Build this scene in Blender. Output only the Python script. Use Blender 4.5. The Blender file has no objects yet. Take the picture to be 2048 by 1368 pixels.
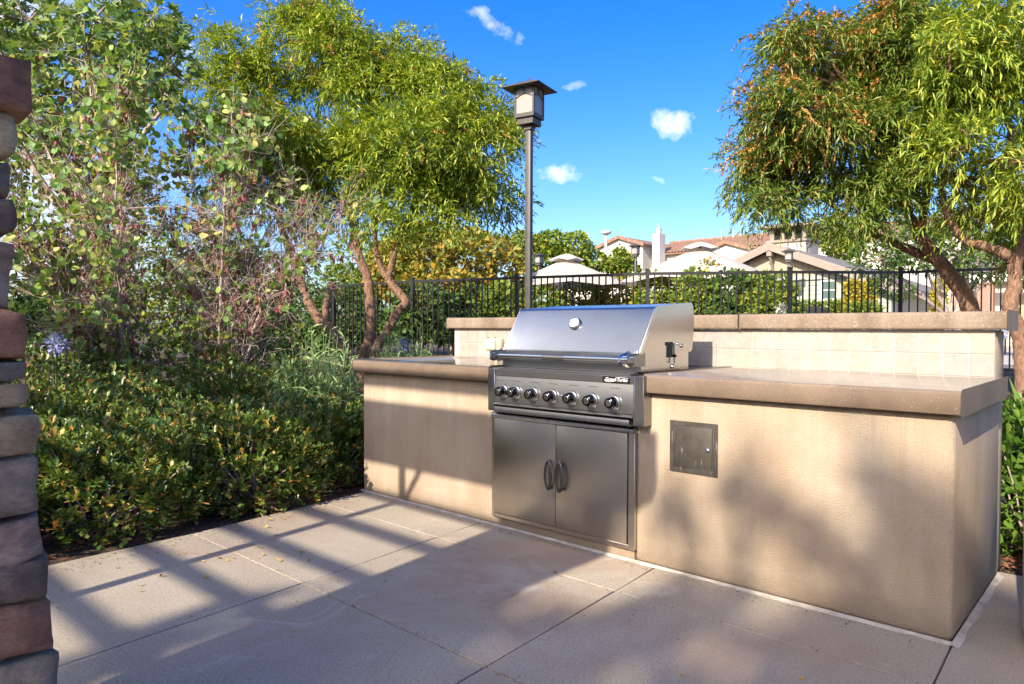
import bpy, bmesh, math, random
import numpy as np
from mathutils import Vector, Matrix

random.seed(7)
RNG = np.random.default_rng(11)
SC = bpy.context.scene
COL = SC.collection

# ------------------------------------------------------------------ camera
CAM = np.array([3.8695, -2.7791, 1.07])
FW = np.array([-0.6743, 0.7383, -0.0181]); FW /= np.linalg.norm(FW)
RT = np.array([0.7383, 0.6744, 0.0031]); RT -= FW * (RT @ FW); RT /= np.linalg.norm(RT)
UP = np.cross(RT, FW)
FPX = 1415.0
cam_d = bpy.data.cameras.new('camera')
cam = bpy.data.objects.new('camera', cam_d); COL.objects.link(cam)
cam_d.sensor_width = 36.0; cam_d.lens = 36.0 * FPX / 2048.0
cam_d.clip_start = 0.05; cam_d.clip_end = 3000
M = Matrix(((RT[0], UP[0], -FW[0], CAM[0]), (RT[1], UP[1], -FW[1], CAM[1]), (RT[2], UP[2], -FW[2], CAM[2]), (0, 0, 0, 1)))
cam.matrix_world = M
SC.camera = cam


def at(px, py, d):
    """point seen at photo pixel (px, py), d metres ahead of the camera"""
    return CAM + d * (FW + RT * (px - 1024) / FPX - UP * (py - 684) / FPX)


def proj(p_):
    v = p_ - CAM; z = v @ FW; return 1024 + FPX * (v @ RT) / z, 684 - FPX * (v @ UP) / z


def onz(px, py, z):
    k = FW + RT * (px - 1024) / FPX - UP * (py - 684) / FPX
    return CAM + k * (z - CAM[2]) / k[2]


# ------------------------------------------------------------------ sun, sky
SUN = Vector((-0.12, 0.84, -0.525)).normalized()      # direction the light travels
EL = math.asin(-SUN.z); AZ = math.atan2(-SUN.x, -SUN.y)
sun_d = bpy.data.lights.new('sun', 'SUN'); sun_d.energy = 4.2; sun_d.angle = math.radians(0.53)
sun_d.color = (1.0, 0.90, 0.76)
sun = bpy.data.objects.new('sun', sun_d); COL.objects.link(sun)
sun.rotation_euler = SUN.to_track_quat('-Z', 'Y').to_euler(); sun.location = (2, -8, 12)

W = bpy.data.worlds.new('World'); SC.world = W; W.use_nodes = True
nt = W.node_tree; nt.nodes.clear()


def wn(t, **kw):
    n = nt.nodes.new(t)
    for k, v in kw.items(): setattr(n, k, v)
    return n


sky = wn('ShaderNodeTexSky', sky_type='NISHITA', sun_disc=False, sun_elevation=EL, sun_rotation=AZ,
         altitude=50, air_density=1.0, dust_density=2.4, ozone_density=3.0)
hs = wn('ShaderNodeHueSaturation'); hs.inputs['Saturation'].default_value = 1.46; hs.inputs['Hue'].default_value = 0.5195
nt.links.new(sky.outputs[0], hs.inputs['Color'])
tc = wn('ShaderNodeTexCoord')
noi = wn('ShaderNodeTexNoise'); noi.inputs['Scale'].default_value = 9.0; noi.inputs['Detail'].default_value = 8; noi.inputs['Roughness'].default_value = 0.62
nt.links.new(tc.outputs['Generated'], noi.inputs['Vector'])
noi2 = wn('ShaderNodeTexNoise'); noi2.inputs['Scale'].default_value = 26.0; noi2.inputs['Detail'].default_value = 9; noi2.inputs['Roughness'].default_value = 0.6
nt.links.new(tc.outputs['Generated'], noi2.inputs['Vector'])


def wmath(op, a, b=None, c=None, clamp=False):
    n = wn('ShaderNodeMath', operation=op, use_clamp=clamp)
    for i, v in enumerate((a, b, c)):
        if v is None: continue
        if isinstance(v, (int, float)): n.inputs[i].default_value = v
        else: nt.links.new(v, n.inputs[i])
    return n.outputs[0]


warp_n = wn('ShaderNodeTexNoise'); warp_n.inputs['Scale'].default_value = 30.0; warp_n.inputs['Detail'].default_value = 5
nt.links.new(tc.outputs['Generated'], warp_n.inputs['Vector'])
warp_s = wn('ShaderNodeVectorMath', operation='MULTIPLY_ADD'); warp_s.inputs[1].default_value = (.026, .026, .026)
nt.links.new(warp_n.outputs['Color'], warp_s.inputs[0])
warp_o = wn('ShaderNodeVectorMath', operation='SUBTRACT'); warp_o.inputs[1].default_value = (.013, .013, .013)
nt.links.new(tc.outputs['Generated'], warp_s.inputs[2]); nt.links.new(warp_s.outputs[0], warp_o.inputs[0])


def wdot(vec):
    n = wn('ShaderNodeVectorMath', operation='DOT_PRODUCT'); n.inputs[1].default_value = vec
    nt.links.new(warp_o.outputs[0], n.inputs[0]); return n.outputs['Value']


nz = wmath('SUBTRACT', noi2.outputs[0], 0.5)
nz1 = wmath('SUBTRACT', noi.outputs[0], 0.5)
total = None
# small cumulus puffs: pixel centre, half width, half height (px), tilt, density
for (px, py, rx, ry, tilt, dens, kn) in ((990, 48, 70, 17, -28, .75, 1.5), (1342, 252, 54, 23, -6, 1.0, 1.4), (1122, 349, 44, 20, 0, 1.0, 1.4),
                                         (1320, 362, 18, 6, -10, .5, 2.2), (1146, 173, 30, 5, 0, .34, 2.0), (372, 88, 22, 22, 30, .9, 2.0)):
    d = at(px, py, 1) - CAM; L = np.linalg.norm(d); d = d / L
    r = np.cross(d, (0, 0, 1)); r /= np.linalg.norm(r); u = np.cross(r, d)
    t = math.radians(tilt); r, u = r * math.cos(t) + u * math.sin(t), u * math.cos(t) - r * math.sin(t)
    su = L * FPX / rx; sv = L * FPX / ry
    a = wmath('POWER', wmath('ABSOLUTE', wmath('MULTIPLY', wdot(tuple(r)), su)), 2.0)
    b = wmath('POWER', wmath('ABSOLUTE', wmath('MULTIPLY', wdot(tuple(u)), sv)), 2.0)
    m = wmath('SUBTRACT', 1.0, wmath('ADD', a, b))
    m = wmath('ADD', m, wmath('MULTIPLY', nz, kn * 4.2))
    m = wmath('MULTIPLY', wmath('SMOOTH_MIN', wmath('MAXIMUM', m, 0.0), 1.5, 0.8), 0.50, clamp=True)
    front = wmath('GREATER_THAN', wdot(tuple(d)), 0.5)
    m = wmath('MULTIPLY', wmath('MULTIPLY', m, front), dens)
    total = m if total is None else wmath('MAXIMUM', total, m)
# a bank of cloud low over the trees on the left, widened out of view to whiten the fill light
side = wmath('SUBTRACT', wdot(tuple(-RT)), 0.40)
bank = wmath('ADD', wmath('MULTIPLY', side, 3.6), wmath('MULTIPLY', nz1, 4.4))
bank = wmath('MULTIPLY', bank, 0.8, clamp=True)
total = wmath('MAXIMUM', total, wmath('MULTIPLY', bank, 0.9))
mx = wn('ShaderNodeMix', data_type='RGBA'); nt.links.new(total, mx.inputs[0])
nt.links.new(hs.outputs[0], mx.inputs[6]); mx.inputs[7].default_value = (4.6, 4.7, 5.0, 1)
bg = wn('ShaderNodeBackground'); bg.inputs['Strength'].default_value = 0.145
nt.links.new(mx.outputs[2], bg.inputs['Color'])
wo = wn('ShaderNodeOutputWorld'); nt.links.new(bg.outputs[0], wo.inputs['Surface'])

vs = SC.view_settings
vs.view_transform = 'Standard'; vs.look = 'None'; vs.gamma = 1.0; vs.exposure = 1.2
vs.use_curve_mapping = False
SC.render.engine = 'CYCLES'
SC.render.resolution_x = 1024; SC.render.resolution_y = 684

# ------------------------------------------------------------------ materials
def nmat(name):
    m = bpy.data.materials.new(name); m.use_nodes = True
    t = m.node_tree; b = t.nodes['Principled BSDF']
    return m, t, b


def N(t, typ, **kw):
    n = t.nodes.new(typ)
    for k, v in kw.items(): setattr(n, k, v)
    return n


def lk(t, a, b): t.links.new(a, b)


def pos(t, scale=(1, 1, 1), obj=False):
    mp = N(t, 'ShaderNodeMapping'); mp.inputs['Scale'].default_value = scale
    if obj:
        lk(t, N(t, 'ShaderNodeTexCoord').outputs['Object'], mp.inputs[0])
    else:
        lk(t, N(t, 'ShaderNodeNewGeometry').outputs['Position'], mp.inputs[0])
    return mp.outputs[0]


def noise(t, vec, scale, detail=4, rough=.55, dist=0.0):
    n = N(t, 'ShaderNodeTexNoise'); n.inputs['Scale'].default_value = scale
    n.inputs['Detail'].default_value = detail; n.inputs['Roughness'].default_value = rough; n.inputs['Distortion'].default_value = dist
    lk(t, vec, n.inputs['Vector']); return n.outputs[0]


def ramp(t, fac, stops, interp='LINEAR'):
    r = N(t, 'ShaderNodeValToRGB'); r.color_ramp.interpolation = interp
    e = r.color_ramp.elements
    while len(e) < len(stops): e.new(0.5)
    for i, (p, c) in enumerate(stops):
        e[i].position = p; e[i].color = (*c, 1) if len(c) == 3 else c
    lk(t, fac, r.inputs[0]); return r.outputs[0]


def mixc(t, a, b, fac, mode='MIX'):
    n = N(t, 'ShaderNodeMix', data_type='RGBA', blend_type=mode)
    if isinstance(fac, (int, float)): n.inputs[0].default_value = fac
    else: lk(t, fac, n.inputs[0])
    for v, s in ((a, n.inputs[6]), (b, n.inputs[7])):
        if isinstance(v, tuple): s.default_value = (*v, 1)
        else: lk(t, v, s)
    return n.outputs[2]


def mth(t, op, a, b=None, clamp=False):
    n = N(t, 'ShaderNodeMath', operation=op, use_clamp=clamp)
    for i, v in enumerate((a, b)):
        if v is None: continue
        if isinstance(v, (int, float)): n.inputs[i].default_value = v
        else: lk(t, v, n.inputs[i])
    return n.outputs[0]


def bump(t, b, h, strength=.5, dist=.01, prev=None):
    n = N(t, 'ShaderNodeBump'); n.inputs['Strength'].default_value = strength; n.inputs['Distance'].default_value = dist
    lk(t, h, n.inputs['Height'])
    if prev is not None: lk(t, prev, n.inputs['Normal'])
    lk(t, n.outputs[0], b.inputs['Normal']); return n.outputs[0]


MATS = {}


def simple(name, col, rough=.6, metal=0.0, var=.25, scale=6.0, bscale=None, bstr=.3, bdist=.004, obj=False):
    m, t, b = nmat(name)
    p = pos(t, obj=obj)
    n = noise(t, p, scale, 5)
    lo = tuple(c * (1 - var) for c in col); hi = tuple(min(1, c * (1 + var)) for c in col)
    lk(t, ramp(t, n, [(.25, lo), (.75, hi)]), b.inputs['Base Color'])
    b.inputs['Roughness'].default_value = rough; b.inputs['Metallic'].default_value = metal
    if bscale: bump(t, b, noise(t, p, bscale, 4), bstr, bdist)
    MATS[name] = m; return m


# stucco
m, t, b = nmat('stucco'); p = pos(t)
streak = mth(t, 'ADD', mth(t, 'MULTIPLY', noise(t, pos(t, (6, 6, .5)), 1.0, 5, .6), .5), mth(t, 'MULTIPLY', noise(t, p, 2.2, 6, .6), .5))
blot = noise(t, p, 3.0, 5)
c = ramp(t, streak, [(.34, (.43, .325, .222)), (.5, (.50, .388, .273)), (.64, (.57, .46, .340))])
c = mixc(t, c, (.36, .235, .145), mth(t, 'MULTIPLY', ramp(t, blot, [(.48, (0, 0, 0)), (.72, (1, 1, 1))]), .45))
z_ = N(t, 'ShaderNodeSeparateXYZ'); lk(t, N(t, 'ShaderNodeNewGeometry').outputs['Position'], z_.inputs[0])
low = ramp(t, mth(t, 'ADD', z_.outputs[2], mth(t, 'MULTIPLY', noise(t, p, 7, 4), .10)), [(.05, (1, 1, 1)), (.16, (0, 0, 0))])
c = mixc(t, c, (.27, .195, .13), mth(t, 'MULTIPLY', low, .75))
runs = noise(t, pos(t, (16, 16, .55)), 1.0, 6, .7)
upm = ramp(t, z_.outputs[2], [(.30, (0, 0, 0)), (.80, (1, 1, 1))])
c = mixc(t, c, (.56, .48, .385), mth(t, 'MULTIPLY', mth(t, 'MULTIPLY', ramp(t, runs, [(.56, (0, 0, 0)), (.68, (1, 1, 1))]), upm), .55))
c = mixc(t, c, (.27, .18, .11), mth(t, 'MULTIPLY', mth(t, 'MULTIPLY', ramp(t, runs, [(.30, (1, 1, 1)), (.43, (0, 0, 0))]), upm), .40))
gr = noise(t, p, 150, 4, .75)
c = mixc(t, c, mixc(t, c, (.2, .2, .2), 1, 'MULTIPLY'), mth(t, 'MULTIPLY', ramp(t, gr, [(.32, (1, 1, 1)), (.46, (0, 0, 0))]), .36))
lk(t, c, b.inputs['Base Color']); b.inputs['Roughness'].default_value = .92
bump(t, b, noise(t, p, 150, 5, .8), .9, .012)
MATS['stucco'] = m

# exposed-aggregate countertop: rough sides, polished top
m, t, b = nmat('counter_concrete'); p = pos(t)
base = ramp(t, noise(t, p, 4, 6, .6), [(.3, (.125, .087, .058)), (.7, (.20, .143, .098))])
sp = N(t, 'ShaderNodeTexVoronoi'); sp.inputs['Scale'].default_value = 300; lk(t, p, sp.inputs['Vector'])
spk = ramp(t, sp.outputs['Color'], [(.0, (0, 0, 0)), (.84, (0, 0, 0)), (.95, (1, 1, 1))])
base = mixc(t, base, (.48, .36, .25), mth(t, 'MULTIPLY', spk, .6))
base = mixc(t, base, (.10, .065, .045), mth(t, 'MULTIPLY', ramp(t, noise(t, p, 330, 2), [(.30, (1, 1, 1)), (.40, (0, 0, 0))]), .6))
nrm = N(t, 'ShaderNodeNewGeometry'); sz = N(t, 'ShaderNodeSeparateXYZ'); lk(t, nrm.outputs['Normal'], sz.inputs[0])
topf = ramp(t, sz.outputs[2], [(.80, (0, 0, 0)), (.97, (1, 1, 1))])
swirl = ramp(t, noise(t, pos(t, (2, 7, 2)), 3, 6, .6, .4), [(.3, (.19, .155, .125)), (.7, (.29, .245, .20))])
lk(t, mixc(t, base, swirl, topf), b.inputs['Base Color'])
rr = mth(t, 'SUBTRACT', .62, mth(t, 'MULTIPLY', topf, .47))
lk(t, mth(t, 'ADD', rr, mth(t, 'MULTIPLY', mth(t, 'SUBTRACT', noise(t, p, 14, 4), .5), .18)), b.inputs['Roughness'])
hb = mth(t, 'MULTIPLY', noise(t, p, 240, 3, .7), mth(t, 'SUBTRACT', 1.0, mth(t, 'MULTIPLY', topf, .97)))
bump(t, b, hb, .35, .004)
MATS['counter_concrete'] = m

m, t, b = nmat('cap_concrete'); p = pos(t)
base = ramp(t, noise(t, pos(t, (5, 5, 1.5)), 1.2, 6, .65), [(.28, (.115, .075, .05)), (.5, (.205, .148, .102)), (.72, (.27, .207, .15))])
base = mixc(t, base, (.56, .44, .33), mth(t, 'MULTIPLY', ramp(t, noise(t, p, 150, 2), [(.60, (0, 0, 0)), (.70, (1, 1, 1))]), .5))
lk(t, base, b.inputs['Base Color']); b.inputs['Roughness'].default_value = .7
bump(t, b, noise(t, p, 200, 3, .7), .35, .004); MATS['cap_concrete'] = m

# travertine
m, t, b = nmat('travertine'); p = pos(t)
oi = N(t, 'ShaderNodeObjectInfo')
c0 = ramp(t, oi.outputs['Random'], [(0, (.315, .28, .238)), (.3, (.37, .335, .287)), (.6, (.30, .278, .25)), (.8, (.355, .305, .245)), (1, (.39, .36, .32))])
c0 = mixc(t, c0, (.235, .20, .16), mth(t, 'MULTIPLY', ramp(t, noise(t, p, 22, 6, .65, .6), [(.42, (0, 0, 0)), (.66, (1, 1, 1))]), .55))
pit = ramp(t, noise(t, pos(t, (1, 1, 2.2)), 75, 4, .65, .5), [(.27, (1, 1, 1)), (.34, (0, 0, 0))])
c0 = mixc(t, c0, (.27, .21, .155), mth(t, 'MULTIPLY', pit, .75))
lk(t, c0, b.inputs['Base Color']); b.inputs['Roughness'].default_value = .7
bump(t, b, mth(t, 'SUBTRACT', 1.0, pit), .5, .003); MATS['travertine'] = m
simple('grout', (.47, .435, .385), .9, var=.1)
simple('caulk', (.44, .38, .31), .8, var=.35, scale=14)

# patio concrete
m, t, b = nmat('patio_concrete'); p = pos(t)
oi = N(t, 'ShaderNodeObjectInfo')
base = ramp(t, noise(t, p, 1.6, 6, .6), [(.3, (.30, .250, .182)), (.7, (.41, .348, .262))])
base = mixc(t, base, (.385, .335, .265), mth(t, 'MULTIPLY', oi.outputs['Random'], .3))
fine = noise(t, p, 105, 6, .92)
base = mixc(t, base, mixc(t, base, (.36, .35, .35), 1, 'MULTIPLY'), mth(t, 'MULTIPLY', ramp(t, fine, [(.36, (1, 1, 1)), (.50, (0, 0, 0))]), 1.0))
base = mixc(t, base, (.62, .56, .48), mth(t, 'MULTIPLY', ramp(t, fine, [(.56, (0, 0, 0)), (.66, (1, 1, 1))]), .6))
st = noise(t, p, .9, 5, .6, .5)
base = mixc(t, base, (.30, .20, .13), mth(t, 'MULTIPLY', ramp(t, st, [(.50, (0, 0, 0)), (.72, (1, 1, 1))]), .6))
# grease and rust stains on the concrete in front of the grill
gd = N(t, 'ShaderNodeVectorMath', operation='DISTANCE'); gd.inputs[1].default_value = (1.95, -.55, 0); lk(t, p, gd.inputs[0])
gst = mth(t, 'MULTIPLY', ramp(t, gd.outputs['Value'], [(.1, (1, 1, 1)), (1.0, (0, 0, 0))]), ramp(t, noise(t, p, 3.4, 6, .65, .8), [(.45, (0, 0, 0)), (.62, (1, 1, 1))]))
base = mixc(t, base, (.25, .15, .09), mth(t, 'MULTIPLY', gst, .55))
pale = noise(t, p, 2.7, 7, .7, 1.2)
base = mixc(t, base, (.50, .45, .38), mth(t, 'MULTIPLY', ramp(t, pale, [(.60, (0, 0, 0)), (.72, (1, 1, 1))]), .5))

spot = noise(t, p, 9.0, 3, .5)
base = mixc(t, base, (.17, .12, .085), mth(t, 'MULTIPLY', ramp(t, spot, [(.735, (0, 0, 0)), (.77, (1, 1, 1))]), .6))
lk(t, base, b.inputs['Base Color']); b.inputs['Roughness'].default_value = .85
bump(t, b, fine, .25, .002); MATS['patio_concrete'] = m
simple('joint_fill', (.10, .085, .07), .95)


# brushed stainless steel
def steel(name, col, rough, scl, aniso=.4, dirty=0.0, scratch=.18):
    m, t, b = nmat(name); p = pos(t, scl)
    n = noise(t, p, 1.0, 3, .6); big = noise(t, pos(t), 5, 5, .6)
    c = mixc(t, tuple(x * .82 for x in col), col, n)
    if dirty: c = mixc(t, c, (.16, .125, .09), mth(t, 'MULTIPLY', ramp(t, big, [(.45, (0, 0, 0)), (.75, (1, 1, 1))]), dirty))
    lk(t, c, b.inputs['Base Color']); b.inputs['Metallic'].default_value = 1.0
    lk(t, mth(t, 'ADD', rough - .06, mth(t, 'MULTIPLY', big, .16)), b.inputs['Roughness'])
    b.inputs['Anisotropic'].default_value = aniso
    bump(t, b, n, scratch, .0006)
    MATS[name] = m; return m


steel('steel_lid', (.41, .425, .45), .25, (14, 420, 420), .3, .15)
steel('steel_side', (.60, .57, .53), .27, (300, 6, 300), .3, 0, .03)
steel('steel_panel', (.38, .37, .355), .34, (10, 420, 420), .3, .30)
steel('steel_door', (.58, .53, .465), .34, (520, 520, 7), .3, .15)
steel('steel_bright', (.66, .65, .63), .16, (60, 60, 60), 0, 0, .05)
steel('steel_trim', (.30, .29, .28), .36, (320, 320, 12), .2, .25)
steel('dark_handle', (.16, .155, .15), .25, (40, 40, 40), 0, 0, .02)
steel('black_chrome', (.045, .045, .048), .14, (40, 40, 40), 0, 0, .02)
simple('dark_gap', (.012, .012, .012), .9)
simple('plate_black', (.012, .012, .013), .3, var=.1)
simple('letter_white', (.75, .75, .74), .4, var=.03)
simple('dial_white', (.80, .80, .78), .3, var=.04)
m, t, b = nmat('access_steel'); p = pos(t)
c = ramp(t, noise(t, p, 16, 5), [(.3, (.038, .032, .025)), (.7, (.068, .058, .046))])
sc_ = ramp(t, noise(t, pos(t, (60, 60, 14)), 1.4, 5, .7), [(.60, (0, 0, 0)), (.72, (1, 1, 1))])
c = mixc(t, c, (.40, .37, .31), mth(t, 'MULTIPLY', sc_, .6))
lk(t, c, b.inputs['Base Color']); b.inputs['Metallic'].default_value = .2; b.inputs['Roughness'].default_value = .55
MATS['access_steel'] = m
simple('box_cream', (.62, .53, .36), .45, var=.1, scale=20)
simple('lamp_metal', (.062, .052, .046), .5, var=.2, scale=12)
m, t, b = nmat('frosted_glass'); b.inputs['Base Color'].default_value = (.34, .33, .31, 1); b.inputs['Roughness'].default_value = .35
b.inputs['Transmission Weight'].default_value = .25; MATS['frosted_glass'] = m
simple('fence_black', (.016, .016, .017), .38, var=.2)
simple('wood_pergola', (.15, .10, .07), .8, var=.3, scale=3)
simple('mortar', (.16, .14, .12), .95, var=.3, scale=20)


def stone(name, cols):
    m, t, b = nmat(name); p = pos(t)
    oi = N(t, 'ShaderNodeObjectInfo')
    n1 = noise(t, p, 12, 6, .62, .5); n2 = noise(t, pos(t, (1, 1, 2.4)), 55, 9, .8, .5)
    c = ramp(t, n1, [(.3, cols[0]), (.5, cols[1]), (.72, cols[2])])
    c = mixc(t, c, mixc(t, c, (.45, .43, .42), 1, 'MULTIPLY'), mth(t, 'MULTIPLY', ramp(t, n2, [(.35, (1, 1, 1)), (.55, (0, 0, 0))]), .65))
    lk(t, c, b.inputs['Base Color']); b.inputs['Roughness'].default_value = .9
    h = mth(t, 'ADD', mth(t, 'MULTIPLY', noise(t, p, 24, 9, .75), 1.0), mth(t, 'MULTIPLY', n2, .6))
    bump(t, b, h, 1.0, .035); MATS[name] = m


stone('stone_red', [(0.301, 0.145, 0.096), (0.508, 0.265, 0.170), (0.700, 0.427, 0.281)])
stone('stone_tan', [(0.414, 0.300, 0.185), (0.640, 0.479, 0.304), (0.700, 0.668, 0.444)])
stone('stone_grey', [(0.188, 0.163, 0.133), (0.377, 0.316, 0.251), (0.583, 0.488, 0.384)])
stone('stone_dark', [(0.113, 0.086, 0.071), (0.245, 0.180, 0.140), (0.451, 0.343, 0.267)])
stone('stone_mauve', [(0.320, 0.188, 0.148), (0.546, 0.359, 0.281), (0.700, 0.582, 0.458)])

# bark
m, t, b = nmat('bark_tan'); p = pos(t, (1, 1, .45))
n1 = noise(t, p, 38, 6, .7, .4)
lk(t, ramp(t, n1, [(.28, (.085, .045, .028)), (.5, (.23, .125, .075)), (.75, (.38, .25, .165))]), b.inputs['Base Color'])
b.inputs['Roughness'].default_value = .9; bump(t, b, n1, .9, .03); MATS['bark_tan'] = m
m, t, b = nmat('bark_grey'); p = pos(t)
n1 = noise(t, p, 40, 5, .7)
lk(t, ramp(t, n1, [(.3, (.20, .14, .115)), (.7, (.50, .40, .34))]), b.inputs['Base Color']); b.inputs['Roughness'].default_value = .85
bump(t, b, n1, .5, .006); MATS['bark_grey'] = m


# foliage: colour differs from leaf to leaf
def leafmat(name, stops, rough=.45, trans=.35, spec=.4):
    m, t, b = nmat(name)
    g = N(t, 'ShaderNodeNewGeometry'); oi = N(t, 'ShaderNodeObjectInfo')
    rnd = mth(t, 'FRACT', mth(t, 'ADD', g.outputs['Random Per Island'], oi.outputs['Random']))
    c = ramp(t, rnd, stops)
    lk(t, c, b.inputs['Base Color']); b.inputs['Roughness'].default_value = rough
    b.inputs['Specular IOR Level'].default_value = spec
    tr = N(t, 'ShaderNodeBsdfTranslucent')
    lk(t, mixc(t, c, (1.0, 1.0, .45), 1, 'MULTIPLY'), tr.inputs['Color'])
    mxs = N(t, 'ShaderNodeMixShader'); mxs.inputs[0].default_value = trans
    lk(t, b.outputs[0], mxs.inputs[1]); lk(t, tr.outputs[0], mxs.inputs[2])
    lk(t, mxs.outputs[0], t.nodes['Material Output'].inputs['Surface'])
    MATS[name] = m


leafmat('leaf_sumac', [(0, (0.113, 0.196, 0.026)), (.35, (0.211, 0.321, 0.032)), (.7, (0.372, 0.445, 0.043)), (.93, (0.536, 0.553, 0.072)), (1, (0.536, 0.497, 0.086))], .42, .38, .5)
leafmat('leaf_sumac_olive', [(0, (.075, .150, .022)), (.35, (.145, .235, .030)), (.7, (.23, .30, .045)), (.94, (.33, .34, .07)), (1, (.40, .27, .08))], .42, .36, .5)
leafmat('seed_orange', [(0, (0.405, 0.162, 0.047)), (.5, (0.567, 0.270, 0.068)), (1, (0.459, 0.297, 0.095))], .7, .2, .2)
leafmat('leaf_redbud', [(0, (0.112, 0.226, 0.052)), (.4, (0.194, 0.338, 0.072)), (.75, (0.349, 0.450, 0.112)), (.93, (0.600, 0.573, 0.184)), (1, (0.600, 0.491, 0.164))], .5, .42, .4)
leafmat('pod_maroon', [(0, (0.180, 0.045, 0.053)), (.6, (0.300, 0.090, 0.090)), (1, (0.420, 0.195, 0.135))], .6, .2, .3)
leafmat('leaf_star', [(0, (0.083, 0.156, 0.046)), (.5, (0.175, 0.276, 0.074)), (.85, (0.350, 0.423, 0.138)), (1, (0.515, 0.497, 0.147))], .5, .4, .4)
leafmat('leaf_hawthorn', [(0, (0.053, 0.109, 0.023)), (.45, (0.105, 0.185, 0.032)), (.76, (0.199, 0.249, 0.047)), (.90, (0.352, 0.316, 0.064)), (.96, (0.540, 0.327, 0.072)), (1, (0.540, 0.185, 0.047))], .36, .22, .5)
leafmat('leaf_sage', [(0, (0.197, 0.305, 0.114)), (.5, (0.319, 0.440, 0.183)), (1, (0.457, 0.562, 0.274))], .6, .35, .2)
leafmat('leaf_far', [(0, (0.081, 0.149, 0.022)), (.5, (0.176, 0.257, 0.030)), (.85, (0.297, 0.338, 0.041)), (1, (0.405, 0.338, 0.054))], .55, .35, .3)
leafmat('leaf_far_dark', [(0, (0.039, 0.084, 0.020)), (.6, (0.077, 0.147, 0.028)), (1, (0.154, 0.217, 0.042))], .55, .3, .3)
leafmat('leaf_autumn', [(0, (0.108, 0.156, 0.024)), (.35, (0.240, 0.252, 0.036)), (.65, (0.396, 0.300, 0.042)), (.85, (0.480, 0.240, 0.036)), (1, (0.120, 0.180, 0.036))], .5, .35, .4)
leafmat('leaf_yellow', [(0, (.25, .23, .02)), (.5, (.40, .33, .02)), (1, (.50, .38, .03))], .55, .3, .3)
leafmat('leaf_strap', [(0, (.07, .15, .02)), (.5, (.13, .24, .03)), (1, (.22, .32, .05))], .4, .4, .4)
leafmat('petal_blue', [(0, (.25, .27, .55)), (1, (.45, .47, .72))], .6, .3, .2)
leafmat('petal_white', [(0, (.68, .66, .60)), (1, (.80, .78, .74))], .6, .3, .2)
leafmat('litter_yellow', [(0, (.45, .26, .03)), (.6, (.55, .36, .04)), (1, (.36, .18, .03))], .7, .1, .2)
leafmat('litter_brown', [(0, (.12, .06, .03)), (.5, (.24, .13, .065)), (1, (.36, .23, .13))], .8, .1, .2)
leafmat('dry_grass', [(0, (.24, .17, .09)), (1, (.40, .30, .18))], .8, .2, .2)
leafmat('bark_chip', [(0, (.10, .04, .02)), (.5, (.22, .09, .04)), (1, (.32, .16, .08))], .9, .0, .1)

m, t, b = nmat('soil'); p = pos(t)
n1 = noise(t, p, 30, 6, .7)
lk(t, ramp(t, n1, [(.3, (.030, .020, .013)), (.55, (.075, .047, .030)), (.75, (.16, .105, .065))]), b.inputs['Base Color'])
b.inputs['Roughness'].default_value = .95; bump(t, b, n1, 1.0, .03); MATS['soil'] = m
simple('deck', (.42, .37, .31), .85, var=.15, scale=2)
# buildings
simple('siding_green', (.34, .36, .31), .8, var=.05)
simple('batten_tan', (.36, .30, .22), .8, var=.08)
simple('fascia', (.26, .21, .175), .8, var=.15, scale=4)
simple('shingle', (.17, .15, .135), .9, var=.3, scale=9)
simple('white_stucco', (.56, .525, .475), .9, var=.06, scale=2)
simple('cream_stucco', (.58, .50, .40), .9, var=.08, scale=2)
m, t, b = nmat('clay_tile'); p = pos(t)
n1 = noise(t, p, 4.5, 3, .8)
lk(t, ramp(t, n1, [(.3, (.14, .075, .050)), (.5, (.24, .135, .090)), (.7, (.34, .225, .16))]), b.inputs['Base Color']); b.inputs['Roughness'].default_value = .9
MATS['clay_tile'] = m
simple('shutter_green', (.055, .10, .085), .6, var=.1)
simple('trim_white', (.70, .67, .62), .7, var=.05)
simple('brick_red', (.30, .17, .125), .9, var=.3, scale=25)
simple('door_tan', (.34, .24, .14), .7, var=.1)
m, t, b = nmat('window_glass'); b.inputs['Base Color'].default_value = (.03, .04, .05, 1); b.inputs['Roughness'].default_value = .08; MATS['window_glass'] = m
m, t, b = nmat('canvas'); b.inputs['Base Color'].default_value = (.58, .51, .42, 1); b.inputs['Roughness'].default_value = .9
tr = N(t, 'ShaderNodeBsdfTranslucent'); tr.inputs['Color'].default_value = (.56, .48, .38, 1)
mxs = N(t, 'ShaderNodeMixShader'); mxs.inputs[0].default_value = .22
lk(t, b.outputs[0], mxs.inputs[1]); lk(t, tr.outputs[0], mxs.inputs[2]); lk(t, mxs.outputs[0], t.nodes['Material Output'].inputs['Surface'])
MATS['canvas'] = m
simple('pole_brown', (.10, .06, .04), .6)
simple('bin_beige', (.46, .39, .31), .8, var=.12, scale=9, bscale=120)
simple('pole_pale', (.50, .49, .47), .6, var=.1)


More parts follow.
